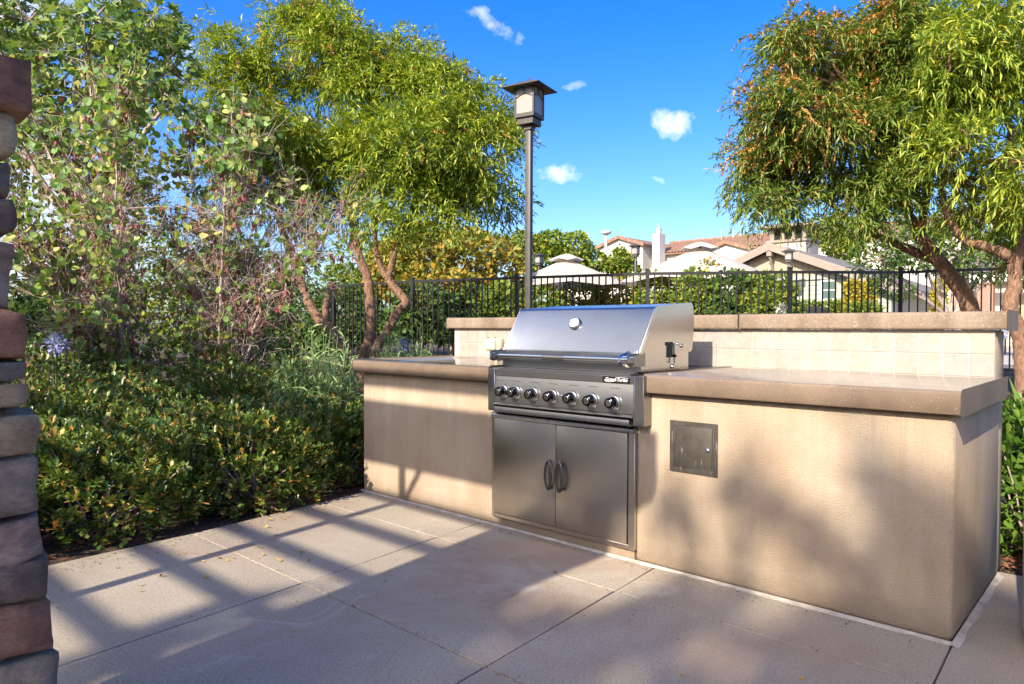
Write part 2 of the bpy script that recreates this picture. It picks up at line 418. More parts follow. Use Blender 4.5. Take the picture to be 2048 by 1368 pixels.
# ------------------------------------------------------------------ mesh helpers
class MB:
    def __init__(s): s.v = []; s.f = []; s.sm = []

    def add(s, vs, fs, smooth=False):
        o = len(s.v); s.v += [tuple(map(float, x)) for x in vs]
        s.f += [tuple(i + o for i in q) for q in fs]; s.sm += [smooth] * len(fs); return s

    def box(s, x0, x1, y0, y1, z0, z1):
        return s.add([(x0, y0, z0), (x1, y0, z0), (x1, y1, z0), (x0, y1, z0), (x0, y0, z1), (x1, y0, z1), (x1, y1, z1), (x0, y1, z1)],
                     [(0, 3, 2, 1), (4, 5, 6, 7), (0, 1, 5, 4), (1, 2, 6, 5), (2, 3, 7, 6), (3, 0, 4, 7)])

    def prism_x(s, prof, x0, x1, smooth=False):
        """profile [(y,z)] anticlockwise seen from +x, extruded along x"""
        n = len(prof)
        vs = [(x0, y, z) for y, z in prof] + [(x1, y, z) for y, z in prof]
        fs = [(i, (i + 1) % n, n + (i + 1) % n, n + i)[::-1] for i in range(n)]
        s.add(vs, fs, smooth)
        return s.add(vs, [tuple(range(n))[::-1], tuple(range(n, 2 * n))])

    def prism_y(s, prof, y0, y1):
        n = len(prof)
        vs = [(x, y0, z) for x, z in prof] + [(x, y1, z) for x, z in prof]
        fs = [(i, (i + 1) % n, n + (i + 1) % n, n + i) for i in range(n)] + [tuple(range(n))[::-1], tuple(range(n, 2 * n))]
        return s.add(vs, fs)

    def prism_z(s, poly, z0, z1):
        n = len(poly)
        vs = [(x, y, z0) for x, y in poly] + [(x, y, z1) for x, y in poly]
        fs = [(i, (i + 1) % n, n + (i + 1) % n, n + i) for i in range(n)] + [tuple(range(n))[::-1], tuple(range(n, 2 * n))]
        return s.add(vs, fs)

    def tube(s, path, radii, sides=8, caps=True):
        path = np.array(path, float); n = len(path)
        if np.isscalar(radii): radii = [radii] * n
        tg = np.gradient(path, axis=0); tg /= np.maximum(np.linalg.norm(tg, axis=1, keepdims=True), 1e-9)
        a = np.array([0, 0, 1.0]) if abs(tg[0][2]) < .9 else np.array([1.0, 0, 0])
        u = np.cross(tg[0], a); u /= np.linalg.norm(u)
        vs = []; ang = np.arange(sides) * 2 * math.pi / sides
        for i in range(n):
            u = u - tg[i] * (u @ tg[i]); u /= max(np.linalg.norm(u), 1e-9); w = np.cross(tg[i], u)
            vs += list(path[i] + radii[i] * (np.cos(ang)[:, None] * u + np.sin(ang)[:, None] * w))
        fs = [(i * sides + j, i * sides + (j + 1) % sides, (i + 1) * sides + (j + 1) % sides, (i + 1) * sides + j) for i in range(n - 1) for j in range(sides)]
        s.add(vs, fs, True)
        if caps: s.add(vs, [tuple(range(sides))[::-1], tuple(range((n - 1) * sides, n * sides))])
        return s

    def lathe(s, prof, c, axis=(0, 0, 1), sides=24, smooth=True):
        """profile [(r, h)] about an axis through c"""
        ax = Vector(axis).normalized(); q = Vector((0, 0, 1)).rotation_difference(ax)
        vs = []
        for r, h in prof:
            for j in range(sides):
                a = 2 * math.pi * j / sides
                vs.append(tuple(Vector(c) + q @ Vector((r * math.cos(a), r * math.sin(a), h))))
        n = len(prof)
        fs = [(i * sides + j, i * sides + (j + 1) % sides, (i + 1) * sides + (j + 1) % sides, (i + 1) * sides + j) for i in range(n - 1) for j in range(sides)]
        s.add(vs, fs, smooth)
        return s.add(vs, [tuple(range(sides))[::-1], tuple(range((n - 1) * sides, n * sides))])

    def mesh(s, name, mat=None):
        me = bpy.data.meshes.new(name); me.from_pydata(s.v, [], s.f); me.update()
        me.polygons.foreach_set('use_smooth', s.sm)
        if mat: me.materials.append(MATS[mat])
        return me


def link(o, parent=None, keep=False):
    COL.objects.link(o)
    if parent is not None:
        o.parent = parent
        if not keep: o.matrix_parent_inverse = parent.matrix_world.inverted()
    return o


def part(name, mb, mat, parent=None, bev=0, seg=2, local=False):
    me = mb.mesh(name, mat) if isinstance(mb, MB) else mb
    if bev:
        bm = bmesh.new(); bm.from_mesh(me); bmesh.ops.remove_doubles(bm, verts=bm.verts, dist=1e-6)
        es = [e for e in bm.edges if len(e.link_faces) == 2 and e.calc_face_angle(0) > .5]
        bmesh.ops.bevel(bm, geom=es, offset=bev, segments=seg, affect='EDGES', profile=.5)
        for f_ in bm.faces: f_.smooth = True
        bm.to_mesh(me); bm.free()
        try: me.set_sharp_from_angle(angle=math.radians(40))
        except Exception: pass
    o = bpy.data.objects.new(name, me)
    return link(o, parent, keep=local)


def bx(name, x0, x1, y0, y1, z0, z1, mat, parent=None, bev=0, seg=2, local=False):
    return part(name, MB().box(x0, x1, y0, y1, z0, z1), mat, parent, bev, seg, local)


def thing(name, loc, label, cat, group=None, rz=0.0):
    o = bpy.data.objects.new(name, None); COL.objects.link(o); o.empty_display_size = .1
    o.location = [float(x) for x in loc]; o.rotation_euler = (0, 0, rz)
    o.matrix_world = Matrix.Translation(o.location) @ Matrix.Rotation(rz, 4, 'Z')
    tag(o, label, cat, group); return o


def tag(o, label=None, cat=None, group=None, kind=None):
    if label: o['label'] = label
    if cat: o['category'] = cat
    if group: o['group'] = group
    if kind: o['kind'] = kind
    return o


def copy_tree(o, parent=None):
    c = o.copy(); COL.objects.link(c)
    if parent is not None: c.parent = parent; c.matrix_parent_inverse = o.matrix_parent_inverse.copy()
    for ch in o.children: copy_tree(ch, c)
    return c


# ------------------------------------------------------------------ leaves
def T_leaf(w, fold=.15, droop=.0, mid=.5):
    """four triangles, unit length along +x, a folded midrib"""
    v = np.array([(0, 0, 0), (mid, -w, fold * w), (mid, 0, -droop * .4), (mid, w, fold * w), (1, 0, -droop)], float)
    return v, [(0, 1, 2), (0, 2, 3), (1, 4, 2), (2, 4, 3)]


def T_round(n=8):
    vs = [(0.5, 0, -.02)]; fs = []
    for i in range(n):
        a = 2 * math.pi * i / n + math.pi
        r = .5 if i else .36
        vs.append((.5 + r * math.cos(a), r * .98 * math.sin(a), .10 * abs(math.sin(a))))
    for i in range(n): fs.append((0, 1 + i, 1 + (i + 1) % n))
    return np.array(vs), fs


def T_star():
    vs = [(.42, 0, 0)]; fs = []
    for i in range(10):
        a = math.pi + 2 * math.pi * i / 10
        r = .22 if i % 2 == 0 else (.42, .55, .60, .55, .42)[i // 2]
        vs.append((.42 + r * math.cos(a), r * math.sin(a), .06 * (i % 2)))
    for i in range(10): fs.append((0, 1 + i, 1 + (i + 1) % 10))
    return np.array(vs), fs


def frames(d, roll=None):
    """rotation matrices with x axis along d"""
    d = d / np.maximum(np.linalg.norm(d, axis=1, keepdims=True), 1e-9); n = len(d)
    up = np.tile(np.array([0, 0, 1.0]), (n, 1)); up[np.abs(d[:, 2]) > .97] = (1, 0, 0)
    y = np.cross(up, d); y /= np.linalg.norm(y, axis=1, keepdims=True); z = np.cross(d, y)
    a = RNG.normal(0, .5, n) if roll is None else roll
    c, s_ = np.cos(a)[:, None], np.sin(a)[:, None]
    y2, z2 = y * c + z * s_, z * c - y * s_
    return np.stack([d, y2, z2], axis=2)


def in_view(P, mx=1060, my=720):
    v = P - CAM; z = v @ FW
    return (z > .3) & (np.abs(v @ RT) / np.maximum(z, .1) * FPX < mx) & (np.abs(v @ UP) / np.maximum(z, .1) * FPX < my)


def leaves(name, tmpl, P, Rm, S, mat, parent, n_ind=0, pname='leaf'):
    """leaf blades as one mesh, the n_ind largest in view as objects of their own"""
    tv, tf = tmpl; P = np.asarray(P); S = np.asarray(S); Rm = np.asarray(Rm)
    idx = np.zeros(0, int)
    if n_ind:
        dist = np.linalg.norm(P - CAM, axis=1); key = dist / np.maximum(S, 1e-6) + np.where(in_view(P, 1010, 675), 0, 1e9)
        idx = np.argsort(key)[:n_ind]
    rest = np.ones(len(P), bool); rest[idx] = False
    Pr, Rr, Sr = P[rest], Rm[rest], S[rest]
    V = (np.einsum('nij,kj->nki', Rr, tv) * Sr[:, None, None] + Pr[:, None, :]).reshape(-1, 3)
    k = len(tv); n = len(Pr); Fa = np.array(tf)
    Fi = (Fa[None] + (np.arange(n) * k)[:, None, None]).reshape(-1)
    me = bpy.data.meshes.new(name)
    me.vertices.add(len(V)); me.vertices.foreach_set('co', V.astype(np.float32).ravel())
    nf = n * len(tf); w = len(tf[0])
    me.loops.add(nf * w); me.loops.foreach_set('vertex_index', Fi.astype(np.int32))
    me.polygons.add(nf); me.polygons.foreach_set('loop_start', np.arange(0, nf * w, w, dtype=np.int32))
    me.update(calc_edges=True); me.validate()
    me.materials.append(MATS[mat])
    o = bpy.data.objects.new(name, me); o['kind'] = 'stuff'; link(o, parent)
    if n_ind:
        lm = bpy.data.meshes.new(pname); lm.from_pydata([tuple(x) for x in tv], [], tf); lm.update(); lm.materials.append(MATS[mat])
        for i in idx:
            l = bpy.data.objects.new(pname, lm)
            A = Matrix.Identity(4)
            for r_ in range(3):
                for c_ in range(3): A[r_][c_] = float(Rm[i][r_][c_] * S[i])
                A[r_][3] = float(P[i][r_])
            COL.objects.link(l); l.parent = o; l.matrix_basis = A
    return o


def ell_pts(n, c, r, shell=.55):
    """points through an ellipsoid, denser towards its skin"""
    d = RNG.normal(size=(n, 3)); d /= np.linalg.norm(d, axis=1, keepdims=True)
    k = shell + (1 - shell) * RNG.random(n) ** .6
    return np.asarray(c) + d * np.asarray(r) * k[:, None], d


def px_blob(px, py, rx, ry, D, rd):
    """ellipsoid standing D metres ahead whose outline measures rx, ry photo pixels"""
    c = at(px, py, D); return c, rx * D / FPX, ry * D / FPX, rd


def cam_ell(n, blob, shell=.5):
    c, a, b, rd = blob
    d = RNG.normal(size=(n, 3)); d /= np.linalg.norm(d, axis=1, keepdims=True)
    k = shell + (1 - shell) * RNG.random(n) ** .6
    fh = np.array([FW[0], FW[1], 0]); fh /= np.linalg.norm(fh)
    off = d[:, :1] * a * RT + d[:, 1:2] * b * np.array([0, 0, 1.0]) + d[:, 2:3] * rd * fh
    return c + off * k[:, None], off


def sprays(P, outd, n_per, length, droop, spread=.55, twig=.22):
    """narrow leaves along short drooping twigs"""
    n = len(P); out = outd / np.maximum(np.linalg.norm(outd, axis=1, keepdims=True), 1e-9)
    out = out * .7 + RNG.normal(0, .45, (n, 3)); out[:, 2] -= .15
    out /= np.linalg.norm(out, axis=1, keepdims=True)
    k = np.tile(np.linspace(0, 1, n_per), (n, 1))
    base = P[:, None, :] + out[:, None, :] * (k * twig)[:, :, None]
    base[:, :, 2] -= (k ** 2) * twig * .5
    d = out[:, None, :] * .75 + RNG.normal(0, spread, (n, n_per, 3)); d[:, :, 2] -= droop
    S = length * RNG.uniform(.6, 1.25, (n, n_per))
    d = d.reshape(-1, 3)
    return base.reshape(-1, 3), frames(d), S.reshape(-1)


def smooth_path(pts, n=6):
    pts = np.array(pts, float); out = []
    P = np.vstack([2 * pts[0] - pts[1], pts, 2 * pts[-1] - pts[-2]])
    for i in range(1, len(P) - 2):
        for k in range(n):
            t_ = k / n
            out.append(.5 * ((2 * P[i]) + (-P[i - 1] + P[i + 1]) * t_ + (2 * P[i - 1] - 5 * P[i] + 4 * P[i + 1] - P[i + 2]) * t_ ** 2 + (-P[i - 1] + 3 * P[i] - 3 * P[i + 1] + P[i + 2]) * t_ ** 3))
    out.append(pts[-1]); return np.array(out)


def limb(mb, pts, r0, r1, sides=9, n=6, wob=.0):
    path = smooth_path(pts, n)
    if wob: path[1:-1] += RNG.normal(0, wob, path[1:-1].shape)
    k = np.linspace(0, 1, len(path)); rad = r0 + (r1 - r0) * k
    rad = rad * (1 + RNG.normal(0, .035, len(rad)))
    mb.tube(path, rad, sides); return path


# ================================================================== THE SETTING
def sstep(a, b_, x):
    k = min(1, max(0, (x - a) / (b_ - a))); return k * k * (3 - 2 * k)


def ground_z(x, y):
    h = .42 * sstep(1.15, 5.5, y)
    if x < .1: h = max(h, .30 * sstep(.0, 3.5, -x + .0) * sstep(-6, -1, y), .42 * sstep(.9, 5.5, y))
    if -.05 < x < 12 and y < 1.02: return -.10
    h += .018 * math.sin(x * 2.3 + 1) * math.sin(y * 2.9) * (1 if abs(x) < 14 and abs(y) < 14 else 0)
    return h - .025


def axis_(lo, hi, fine0, fine1, step):
    a = list(np.arange(fine0, fine1 + 1e-6, step)); k = step * 1.5; x = fine1
    while x < hi: x += k; k *= 1.5; a.append(x)
    k = step * 1.5; x = fine0
    while x > lo: x -= k; k *= 1.5; a.insert(0, x)
    return a


gx = axis_(-900, 900, -8, 9, .21); gy = axis_(-900, 900, -7, 12, .21)
mb = MB(); nx = len(gx)
vs_ = [(x, y, ground_z(x, y)) for y in gy for x in gx]
mb.add(vs_, [(j * nx + i, j * nx + i + 1, (j + 1) * nx + i + 1, (j + 1) * nx + i) for j in range(len(gy) - 1) for i in range(nx - 1)], True)
tag(part('ground', mb, 'soil'), kind='structure')

# patio: poured slabs with tooled joints
patio = tag(part('patio', MB().box(.02, 11.0, -7.6, .98, -.085, -.012), 'joint_fill'), kind='structure')
xl = [lambda y: .035 - .11 * (y if y > -1.9 else -1.9), lambda y: 1.112 - .098 * y, lambda y: 2.212 - .082 * y, lambda y: 3.366 - .045 * y,
      lambda y: 4.52 - .03 * y, lambda y: 5.7, lambda y: 7.4, lambda y: 9.1, lambda y: 10.9]
yr = [-7.5, -6.3, -5.1, -4.1, -3.2, -1.19, -.365, .99]
for j in range(len(yr) - 1):
    for i in range(len(xl) - 1):
        y0, y1 = yr[j] + .003, yr[j + 1] - .003
        if y1 > .9 and i < 3: y1 = .03
        f0, f1 = xl[i], xl[i + 1]; g = .003
        poly = [(f0(y0) + g, y0), (f1(y0) - g, y0), (f1(y1) - g, y1), (f0(y1) + g, y1)]
        part('concrete_slab', MB().prism_z(poly, -.07, 0.0), 'patio_concrete', patio, .002, 1)

tag(bx('pool_deck', -2.5, 60, 12.5, 70, .30, .432, 'deck'), kind='structure')

# ================================================================== BARBECUE COUNTER
Wc = 3.365; D2 = .926; YT = .837; ZB, ZT = .786, .868
ctr = thing('barbecue_counter', (1.68, .45, 0), 'long tan stucco barbecue counter with brown concrete top and tiled backsplash', 'counter')
mb = MB()
GX0, GX1 = 1.235, 2.10                                   # opening for the grill and cabinet
wall = MB().box(0, GX0, 0, D2, 0, ZB - .002)
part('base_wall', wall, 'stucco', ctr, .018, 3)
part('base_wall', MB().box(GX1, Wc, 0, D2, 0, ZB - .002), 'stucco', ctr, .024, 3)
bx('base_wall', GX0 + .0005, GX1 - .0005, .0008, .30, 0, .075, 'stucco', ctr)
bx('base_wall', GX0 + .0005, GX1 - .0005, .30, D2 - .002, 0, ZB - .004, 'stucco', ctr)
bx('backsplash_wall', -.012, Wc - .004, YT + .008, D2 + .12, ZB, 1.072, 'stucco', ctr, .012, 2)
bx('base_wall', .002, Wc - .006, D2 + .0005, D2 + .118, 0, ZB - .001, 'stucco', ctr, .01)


def slab(name, x0, x1, y0, y1, z0, z1, r, mat):
    """slab with a rolled top front edge"""
    pr = [(y0, z0 + .006), (y0 + .006, z0), (y1, z0), (y1, z1)]
    for k in range(7):
        a = math.pi / 2 * k / 6
        pr.append((y0 + r - r * math.sin(a), z1 - r + r * math.cos(a)))
    return part(name, MB().prism_x(pr, x0, x1, True), mat, ctr, .006, 2)


slab('countertop', -.045, 1.206, -.045, YT + .006, ZB, ZT, .018, 'counter_concrete')
slab('countertop', 2.170, 3.392, -.045, D2 - .006, ZB, ZT, .012, 'counter_concrete')
slab('countertop', 1.2065, 2.1695, .50, YT + .006, ZB + .001, ZT - .001, .003, 'counter_concrete')
slab('wall_cap', -.055, 2.2255, .796, 1.10, 1.074, 1.152, .014, 'cap_concrete')
slab('wall_cap', 2.2315, 3.404, .796, 1.10, 1.0745, 1.153, .014, 'cap_concrete')
part('grout_bed', MB().box(-.008, Wc - .008, YT - .0048, YT + .0078, ZT, 1.073), 'grout', ctr)
tile_me = None
pt = .0975
for k in range(35):
    x1 = 3.357 - k * pt; x0 = x1 - pt + .0042
    if x0 < -.02: break
    for (z0, z1) in ((.8715, .9665), (.9705, 1.0715)):
        zc = (z0 + z1) / 2; h = (z1 - z0) / 2; w_ = (x1 - x0) / 2
        if tile_me is None:
            q = MB().box(-.5, .5, -.5, .5, -.5, .5).mesh('tile', 'travertine')
            bm = bmesh.new(); bm.from_mesh(q)
            bmesh.ops.bevel(bm, geom=[e for e in bm.edges if all(abs(v.co.y + .5) < .01 for v in e.verts)], offset=.035, segments=1, affect='EDGES')
            bm.to_mesh(q); bm.free(); tile_me = q
        o = bpy.data.objects.new('tile', tile_me); COL.objects.link(o); o.parent = ctr
        o.matrix_parent_inverse = ctr.matrix_world.inverted()
        o.location = ((x0 + x1) / 2, YT - .0022 + random.uniform(-.0006, .0006), zc); o.scale = (2 * w_, .012, 2 * h)
# caulk line along the foot of the counter
cwn = RNG.normal(0, .0035, 90)


def cw(i): return .010 + .004 * math.sin(i * .31) + .007 * (i / 79) + cwn[i]


xs_ = np.linspace(-.01, Wc + .012, 80)
mb = MB()
for i in range(79):
    wa, wb = cw(i), cw(i + 1)
    mb.add([(xs_[i], -wa, .0005), (xs_[i + 1], -wb, .0005), (xs_[i + 1], -.0015, .010), (xs_[i], -.0015, .010)], [(0, 1, 2, 3)])
ys_ = np.linspace(-.026, D2, 40)
for i in range(39):
    wa = .022 + .004 * math.sin(i * .55); wb = .022 + .004 * math.sin((i + 1) * .55)
    mb.add([(Wc + wa, ys_[i], .0005), (Wc + wb, ys_[i + 1], .0005), (Wc + .0015, ys_[i + 1], .011), (Wc + .0015, ys_[i], .011)], [(0, 1, 2, 3)])
part('caulk_strip', mb, 'caulk', ctr)

# small steel access panel in the wall
ap = bx('access_panel', 2.281, 2.508, -.0035, .0, .446, .672, 'access_steel', ctr, .0012, 1)
bx('access_door', 2.306, 2.483, -.0065, -.0042, .474, .649, 'access_steel', ap, .002, 2)
for (a0, a1, c0_, c1_) in ((2.300, 2.489, .648, .652), (2.300, 2.489, .470, .474), (2.300, 2.305, .474, .648), (2.484, 2.489, .474, .648)):
    bx('door_edge', a0, a1, -.0058, -.0030, c0_, c1_, 'steel_trim', ap, .0008, 1)
lt = part('latch', MB().lathe([(.010, 0), (.010, .004), (.006, .006)], (2.464, -.0066, .559), (0, -1, 0), 16), 'steel_bright', ap)
bx('latch_tab', 2.454, 2.474, -.020, -.0132, .556, .562, 'steel_bright', ap, .002, 2)

# weatherproof electrical box on the tiles
eb = bx('electrical_box', .366, .500, .785, .829, .918, 1.006, 'box_cream', ctr, .008, 2)
bx('box_cover', .374, .470, .762, .7845, .926, 1.000, 'box_cream', eb, .010, 2)
part('hinge', MB().tube([(.392, .78, 1.006), (.392, .78, 1.016)], .004, 8), 'steel_trim', eb)
part('hinge', MB().tube([(.462, .78, 1.006), (.462, .78, 1.016)], .004, 8), 'steel_trim', eb)
part('conduit', MB().tube([(.45, .80, .917), (.45, .80, .869)], .011, 10), 'box_cream', eb)

# ================================================================== GRILL
gr_ = thing('gas_grill', (1.69, .2, .6), 'built-in stainless steel gas grill with closed slanted lid and seven black knobs', 'grill')
LX0, LX1 = 1.236, 2.107
prof = [(.030, .872), (.478, .872), (.478, .960)]
for k in range(5):
    a = math.pi / 2 * k / 4; prof.append((.500 + .02 * math.sin(a), .980 - .02 * math.cos(a)))
prof += [(.537, 1.10), (.533, 1.15), (.520, 1.198), (.505, 1.206), (.30, 1.189)]
for k in range(5):
    a = k / 4; prof.append((.185 - .022 * a, 1.180 - .014 * a * a))
prof += [(.032, .966), (.030, .955)]
lid = part('lid', MB().prism_x(prof, LX0 + .012, LX1 - .012), 'steel_lid', gr_, .0025, 2)
for x0, x1, nm in ((LX1 - .0118, LX1, 'lid_end'), (LX0, LX0 + .0118, 'lid_end')):
    part(nm, MB().prism_x([(y + (.006 if y < .1 else 0), z + .0005) for y, z in prof], x0, x1), 'steel_side', lid, .0025, 2)
# raised flange along the sloping edge of the right end
bx('lower_box', LX0 + .002, LX1 - .0125, .0285, .040, .868, .952, 'steel_panel', lid, .001, 1)
# rotisserie slot, bracket and bolts on the right end
bx('spit_slot', LX1 - .0005, LX1 + .0012, .262, .322, .935, 1.010, 'dark_gap', lid)
bx('spit_slot', LX1 - .0005, LX1 + .0014, .249, .2615, .993, 1.0095, 'dark_gap', lid)
part('spit_bracket', MB().tube([(LX1 + .012, .318, 1.004), (LX1 + .014, .318, .945), (LX1 + .016, .316, .905)], [.007, .007, .006], 10), 'steel_bright', lid)
part('spit_collar', MB().lathe([(.010, 0), (.010, .014)], (LX1 + .0135, .318, .935), (0, 0, 1), 14), 'black_chrome', lid)
part('bolt', MB().lathe([(.011, 0), (.011, .006), (.005, .012)], (LX1 + .001, .318, .890), (1, 0, 0), 14), 'steel_bright', lid)
part('bolt', MB().lathe([(.007, 0), (.007, .005), (.003, .008)], (LX1 + .0005, .366, 1.000), (1, 0, 0), 12), 'steel_bright', lid)
part('bolt', MB().lathe([(.010, 0), (.010, .004), (.005, .004), (.005, .007)], (LX1 + .0005, .408, .990), (1, 0, 0), 14), 'steel_trim', lid)
bx('pressed_rib', LX1 - .0005, LX1 + .0016, .345, .440, .966, .973, 'steel_side', lid, .0007, 1)
part('end_flange', MB().prism_x([(.020, .958), (.034, .9585), (.176, 1.1705), (.165, 1.1785)], LX1 - .002, LX1 + .0035), 'steel_bright', lid, .001, 1)
# thermometer
sl = Vector((0, .206 - .0, 0)); nrm_ = Vector((0, -(1.170 - .964), (.165 - .032))).normalized()
tc_ = Vector((1.664, .1155, 1.0985))
th = part('thermometer', MB().lathe([(.034, 0), (.034, .008), (.030, .014), (.027, .014), (.026, .011)], tc_, nrm_, 28), 'steel_bright', lid)
part('dial', MB().lathe([(.0255, .0112), (.0255, .0122)], tc_, nrm_, 24), 'dial_white', th)
rt_ = nrm_.cross(Vector((1, 0, 0)))
part('needle', MB().tube([tc_ + nrm_ * .0135, tc_ + nrm_ * .0135 + rt_ * -.018 + Vector((.004, 0, 0))], .0010, 5), 'plate_black', th)
# handle bar with end brackets
hb_ = part('handle', MB().tube([(1.262, -.034, .929), (2.090, -.034, .929)], .0145, 18), 'steel_bright', lid)
part('handle_grip', MB().tube([(1.575, -.034, .929), (1.715, -.034, .929)], .0156, 18), 'steel_trim', hb_)
for xa, xb in ((1.222, 1.262), (2.090, 2.130)):
    pf = [(-.052, .912), (-.050, .945), (-.020, .951), (.0295, .956), (.0295, .908), (-.03, .906)]
    part('handle_bracket', MB().prism_x(pf, xa, xb), 'steel_trim', hb_, .006, 3)
part('handle_bracket', MB().prism_x([(-.048, .917), (-.040, .945), (.028, .962), (.028, .900)], 2.040, 2.0895), 'steel_bright', hb_, .008, 3)

# control panel
cp = part('control_panel', MB().prism_x([(-.064, .686), (.02, .686), (.02, .858), (-.058, .858), (-.060, .824), (-.0625, .8225)], 1.272, 2.136), 'steel_panel', gr_, .0015, 1)
bx('upper_band', 1.274, 2.134, -.066, -.0605, .8245, .857, 'steel_panel', cp, .001, 1)
bx('side_trim', 1.222, 1.2715, -.070, .0, .637, .862, 'steel_trim', gr_, .002, 1)
bx('side_trim', 2.1365, 2.187, -.070, -.0, .637, .862, 'steel_trim', gr_, .002, 1)
bx('trim_edge', 1.266, 1.2725, -.073, -.0702, .640, .860, 'steel_bright', gr_, .0008, 1)
bx('trim_edge', 2.1355, 2.1415, -.073, -.0702, .640, .860, 'steel_bright', gr_, .0008, 1)
part('panel_ledge', MB().prism_x([(-.083, .678), (-.062, .6855), (-.0, .6855), (-.0, .672), (-.082, .672)], 1.274, 2.1345), 'steel_trim', gr_, .0015, 1)
bx('shadow_gap', 1.275, 2.134, -.040, .03, .630, .671, 'dark_gap', gr_)
part('drip_tray', MB().prism_x([(-.078, .634), (-.078, .661), (-.074, .6625), (-.036, .6625), (-.036, .632)], 1.276, 2.117), 'steel_panel', gr_, .0015, 1)
bx('burner_box', GX0 + .002, GX1 - .002, .041, .298, .60, .866, 'dark_gap', gr_)
bx('front_lip', 1.240, 2.104, -.055, .060, .8585, .8665, 'steel_panel', gr_, .001, 1)
for k in range(14):
    bx('lid_clip', 1.29 + k * .06, 1.292 + k * .06, .020, .028, .8665, .8695, 'steel_bright', gr_) if k in (0, 5) else None
KN = [(1.334, .7443), (1.4195, .7448), (1.540, .7429), (1.661, .7400), (1.785, .7392), (1.9035, .7365), (2.0285, .7345)]
bez_me = MB().lathe([(.037, 0), (.037, .004), (.033, .011), (.030, .013), (.026, .013)], (0, 0, 0), (0, -1, 0), 28).mesh('knob_bezel', 'steel_panel')
kn_me = MB().lathe([(.029, .0), (.029, .006), (.0262, .010), (.0252, .034), (.0230, .0375), (.015, .0375)], (0, 0, 0), (0, -1, 0), 28).mesh('knob', 'black_chrome')
ring_me = MB().lathe([(.0285, .0065), (.0297, .0075), (.0280, .009)], (0, 0, 0), (0, -1, 0), 28).mesh('knob_ring', 'steel_bright')
cap_me = MB().lathe([(.0145, .0375), (.0145, .0392), (.013, .0398)], (0, 0, 0), (0, -1, 0), 20).mesh('knob_cap', 'steel_bright')
for (kx, kz) in KN:
    bz = bpy.data.objects.new('knob_bezel', bez_me); link(bz, gr_); bz.location = (kx, -.0632, kz)
    kb = bpy.data.objects.new('knob', kn_me); link(kb, gr_); kb.location = (kx, -.0764, kz)
    for nm, me_ in (('knob_ring', ring_me), ('knob_cap', cap_me)):
        r_ = bpy.data.objects.new(nm, me_); COL.objects.link(r_); r_.parent = kb
bx('igniter', 1.728, 1.746, -.092, -.0632, .738, .754, 'steel_bright', gr_, .006, 2)
bx('igniter', 1.502, 1.514, -.082, -.0632, .740, .752, 'steel_bright', gr_, .004, 2)
for kx in (1.30, 1.42, 1.545, 1.665, 1.79, 1.905, 2.03):
    bx('engraved_mark', kx - .026, kx + .028, -.0634, -.0622, .800, .8018, 'plate_black', cp)
np_ = bx('nameplate', 1.963, 2.114, -.0685, -.0663, .8265, .8535, 'plate_black', cp, .0006, 1)
for (a0, a1, c0_, c1_) in ((1.962, 2.115, .8535, .8545), (1.962, 2.115, .8256, .8265)):
    bx('plate_rim', a0, a1, -.0690, -.0664, c0_, c1_, 'steel_bright', np_)


def text_mesh(name, body, size, shear=.25, ext=.0003):
    cu = bpy.data.curves.new(name, 'FONT'); cu.body = body; cu.size = size; cu.shear = shear; cu.extrude = ext
    cu.align_x = 'CENTER'; cu.align_y = 'CENTER'; cu.offset = size * .012
    to = bpy.data.objects.new(name + '_tmp', cu); COL.objects.link(to)
    dg = bpy.context.evaluated_depsgraph_get(); me = bpy.data.meshes.new_from_object(to.evaluated_get(dg))
    bpy.data.objects.remove(to); bpy.data.curves.remove(cu); me.name = name
    me.materials.clear(); me.materials.append(MATS['letter_white']); return me


lt_ = bpy.data.objects.new('lettering', text_mesh('lettering', 'Grand Turbo', .0225)); link(lt_, np_)
lt_.location = (2.040, -.0690, .8400); lt_.rotation_euler = (math.radians(90), 0, 0)
part('flourish', MB().tube(smooth_path([(1.975, -.0688, .8380), (1.982, -.0688, .8310), (2.005, -.0688, .8295), (2.030, -.0688, .8335), (2.046, -.0688, .8395)], 5), [.0010] * 21, 5), 'letter_white', np_)
part('flourish', MB().tube(smooth_path([(2.040, -.0688, .8490), (2.07, -.0688, .8512), (2.106, -.0688, .8490)], 5), [.0009] * 11, 5), 'letter_white', np_)

# cabinet doors below
cb = thing('grill_cabinet', (1.67, 0, .06), 'stainless steel double-door cabinet set in the stucco wall under the grill', 'cabinet')
X0, X1, Z0, Z1 = 1.206, 2.112, .056, .606
for (a0, a1, c0_, c1_, yf) in ((X0, X0 + .020, Z0, Z1, -.022), (X1 - .034, X1, Z0, Z1, -.022)):
    bx('frame', a0, a1, yf, -.0005, c0_, c1_, 'steel_door', cb, .002, 1)
bx('frame', X0 + .0205, X1 - .0345, -.022, -.0005, Z0, Z0 + .022, 'steel_door', cb, .002, 1)
part('top_rail', MB().prism_x([(-.036, .596), (-.040, .606), (-.036, .617), (-.026, .624), (-.0005, .628), (-.0005, .596)], X0 + .012, X1 + .004, True), 'steel_lid', cb, .001, 1)
bx('back_panel', X0 + .0205, X1 - .0345, -.010, -.0005, Z0 + .0225, .5955, 'dark_gap', cb)
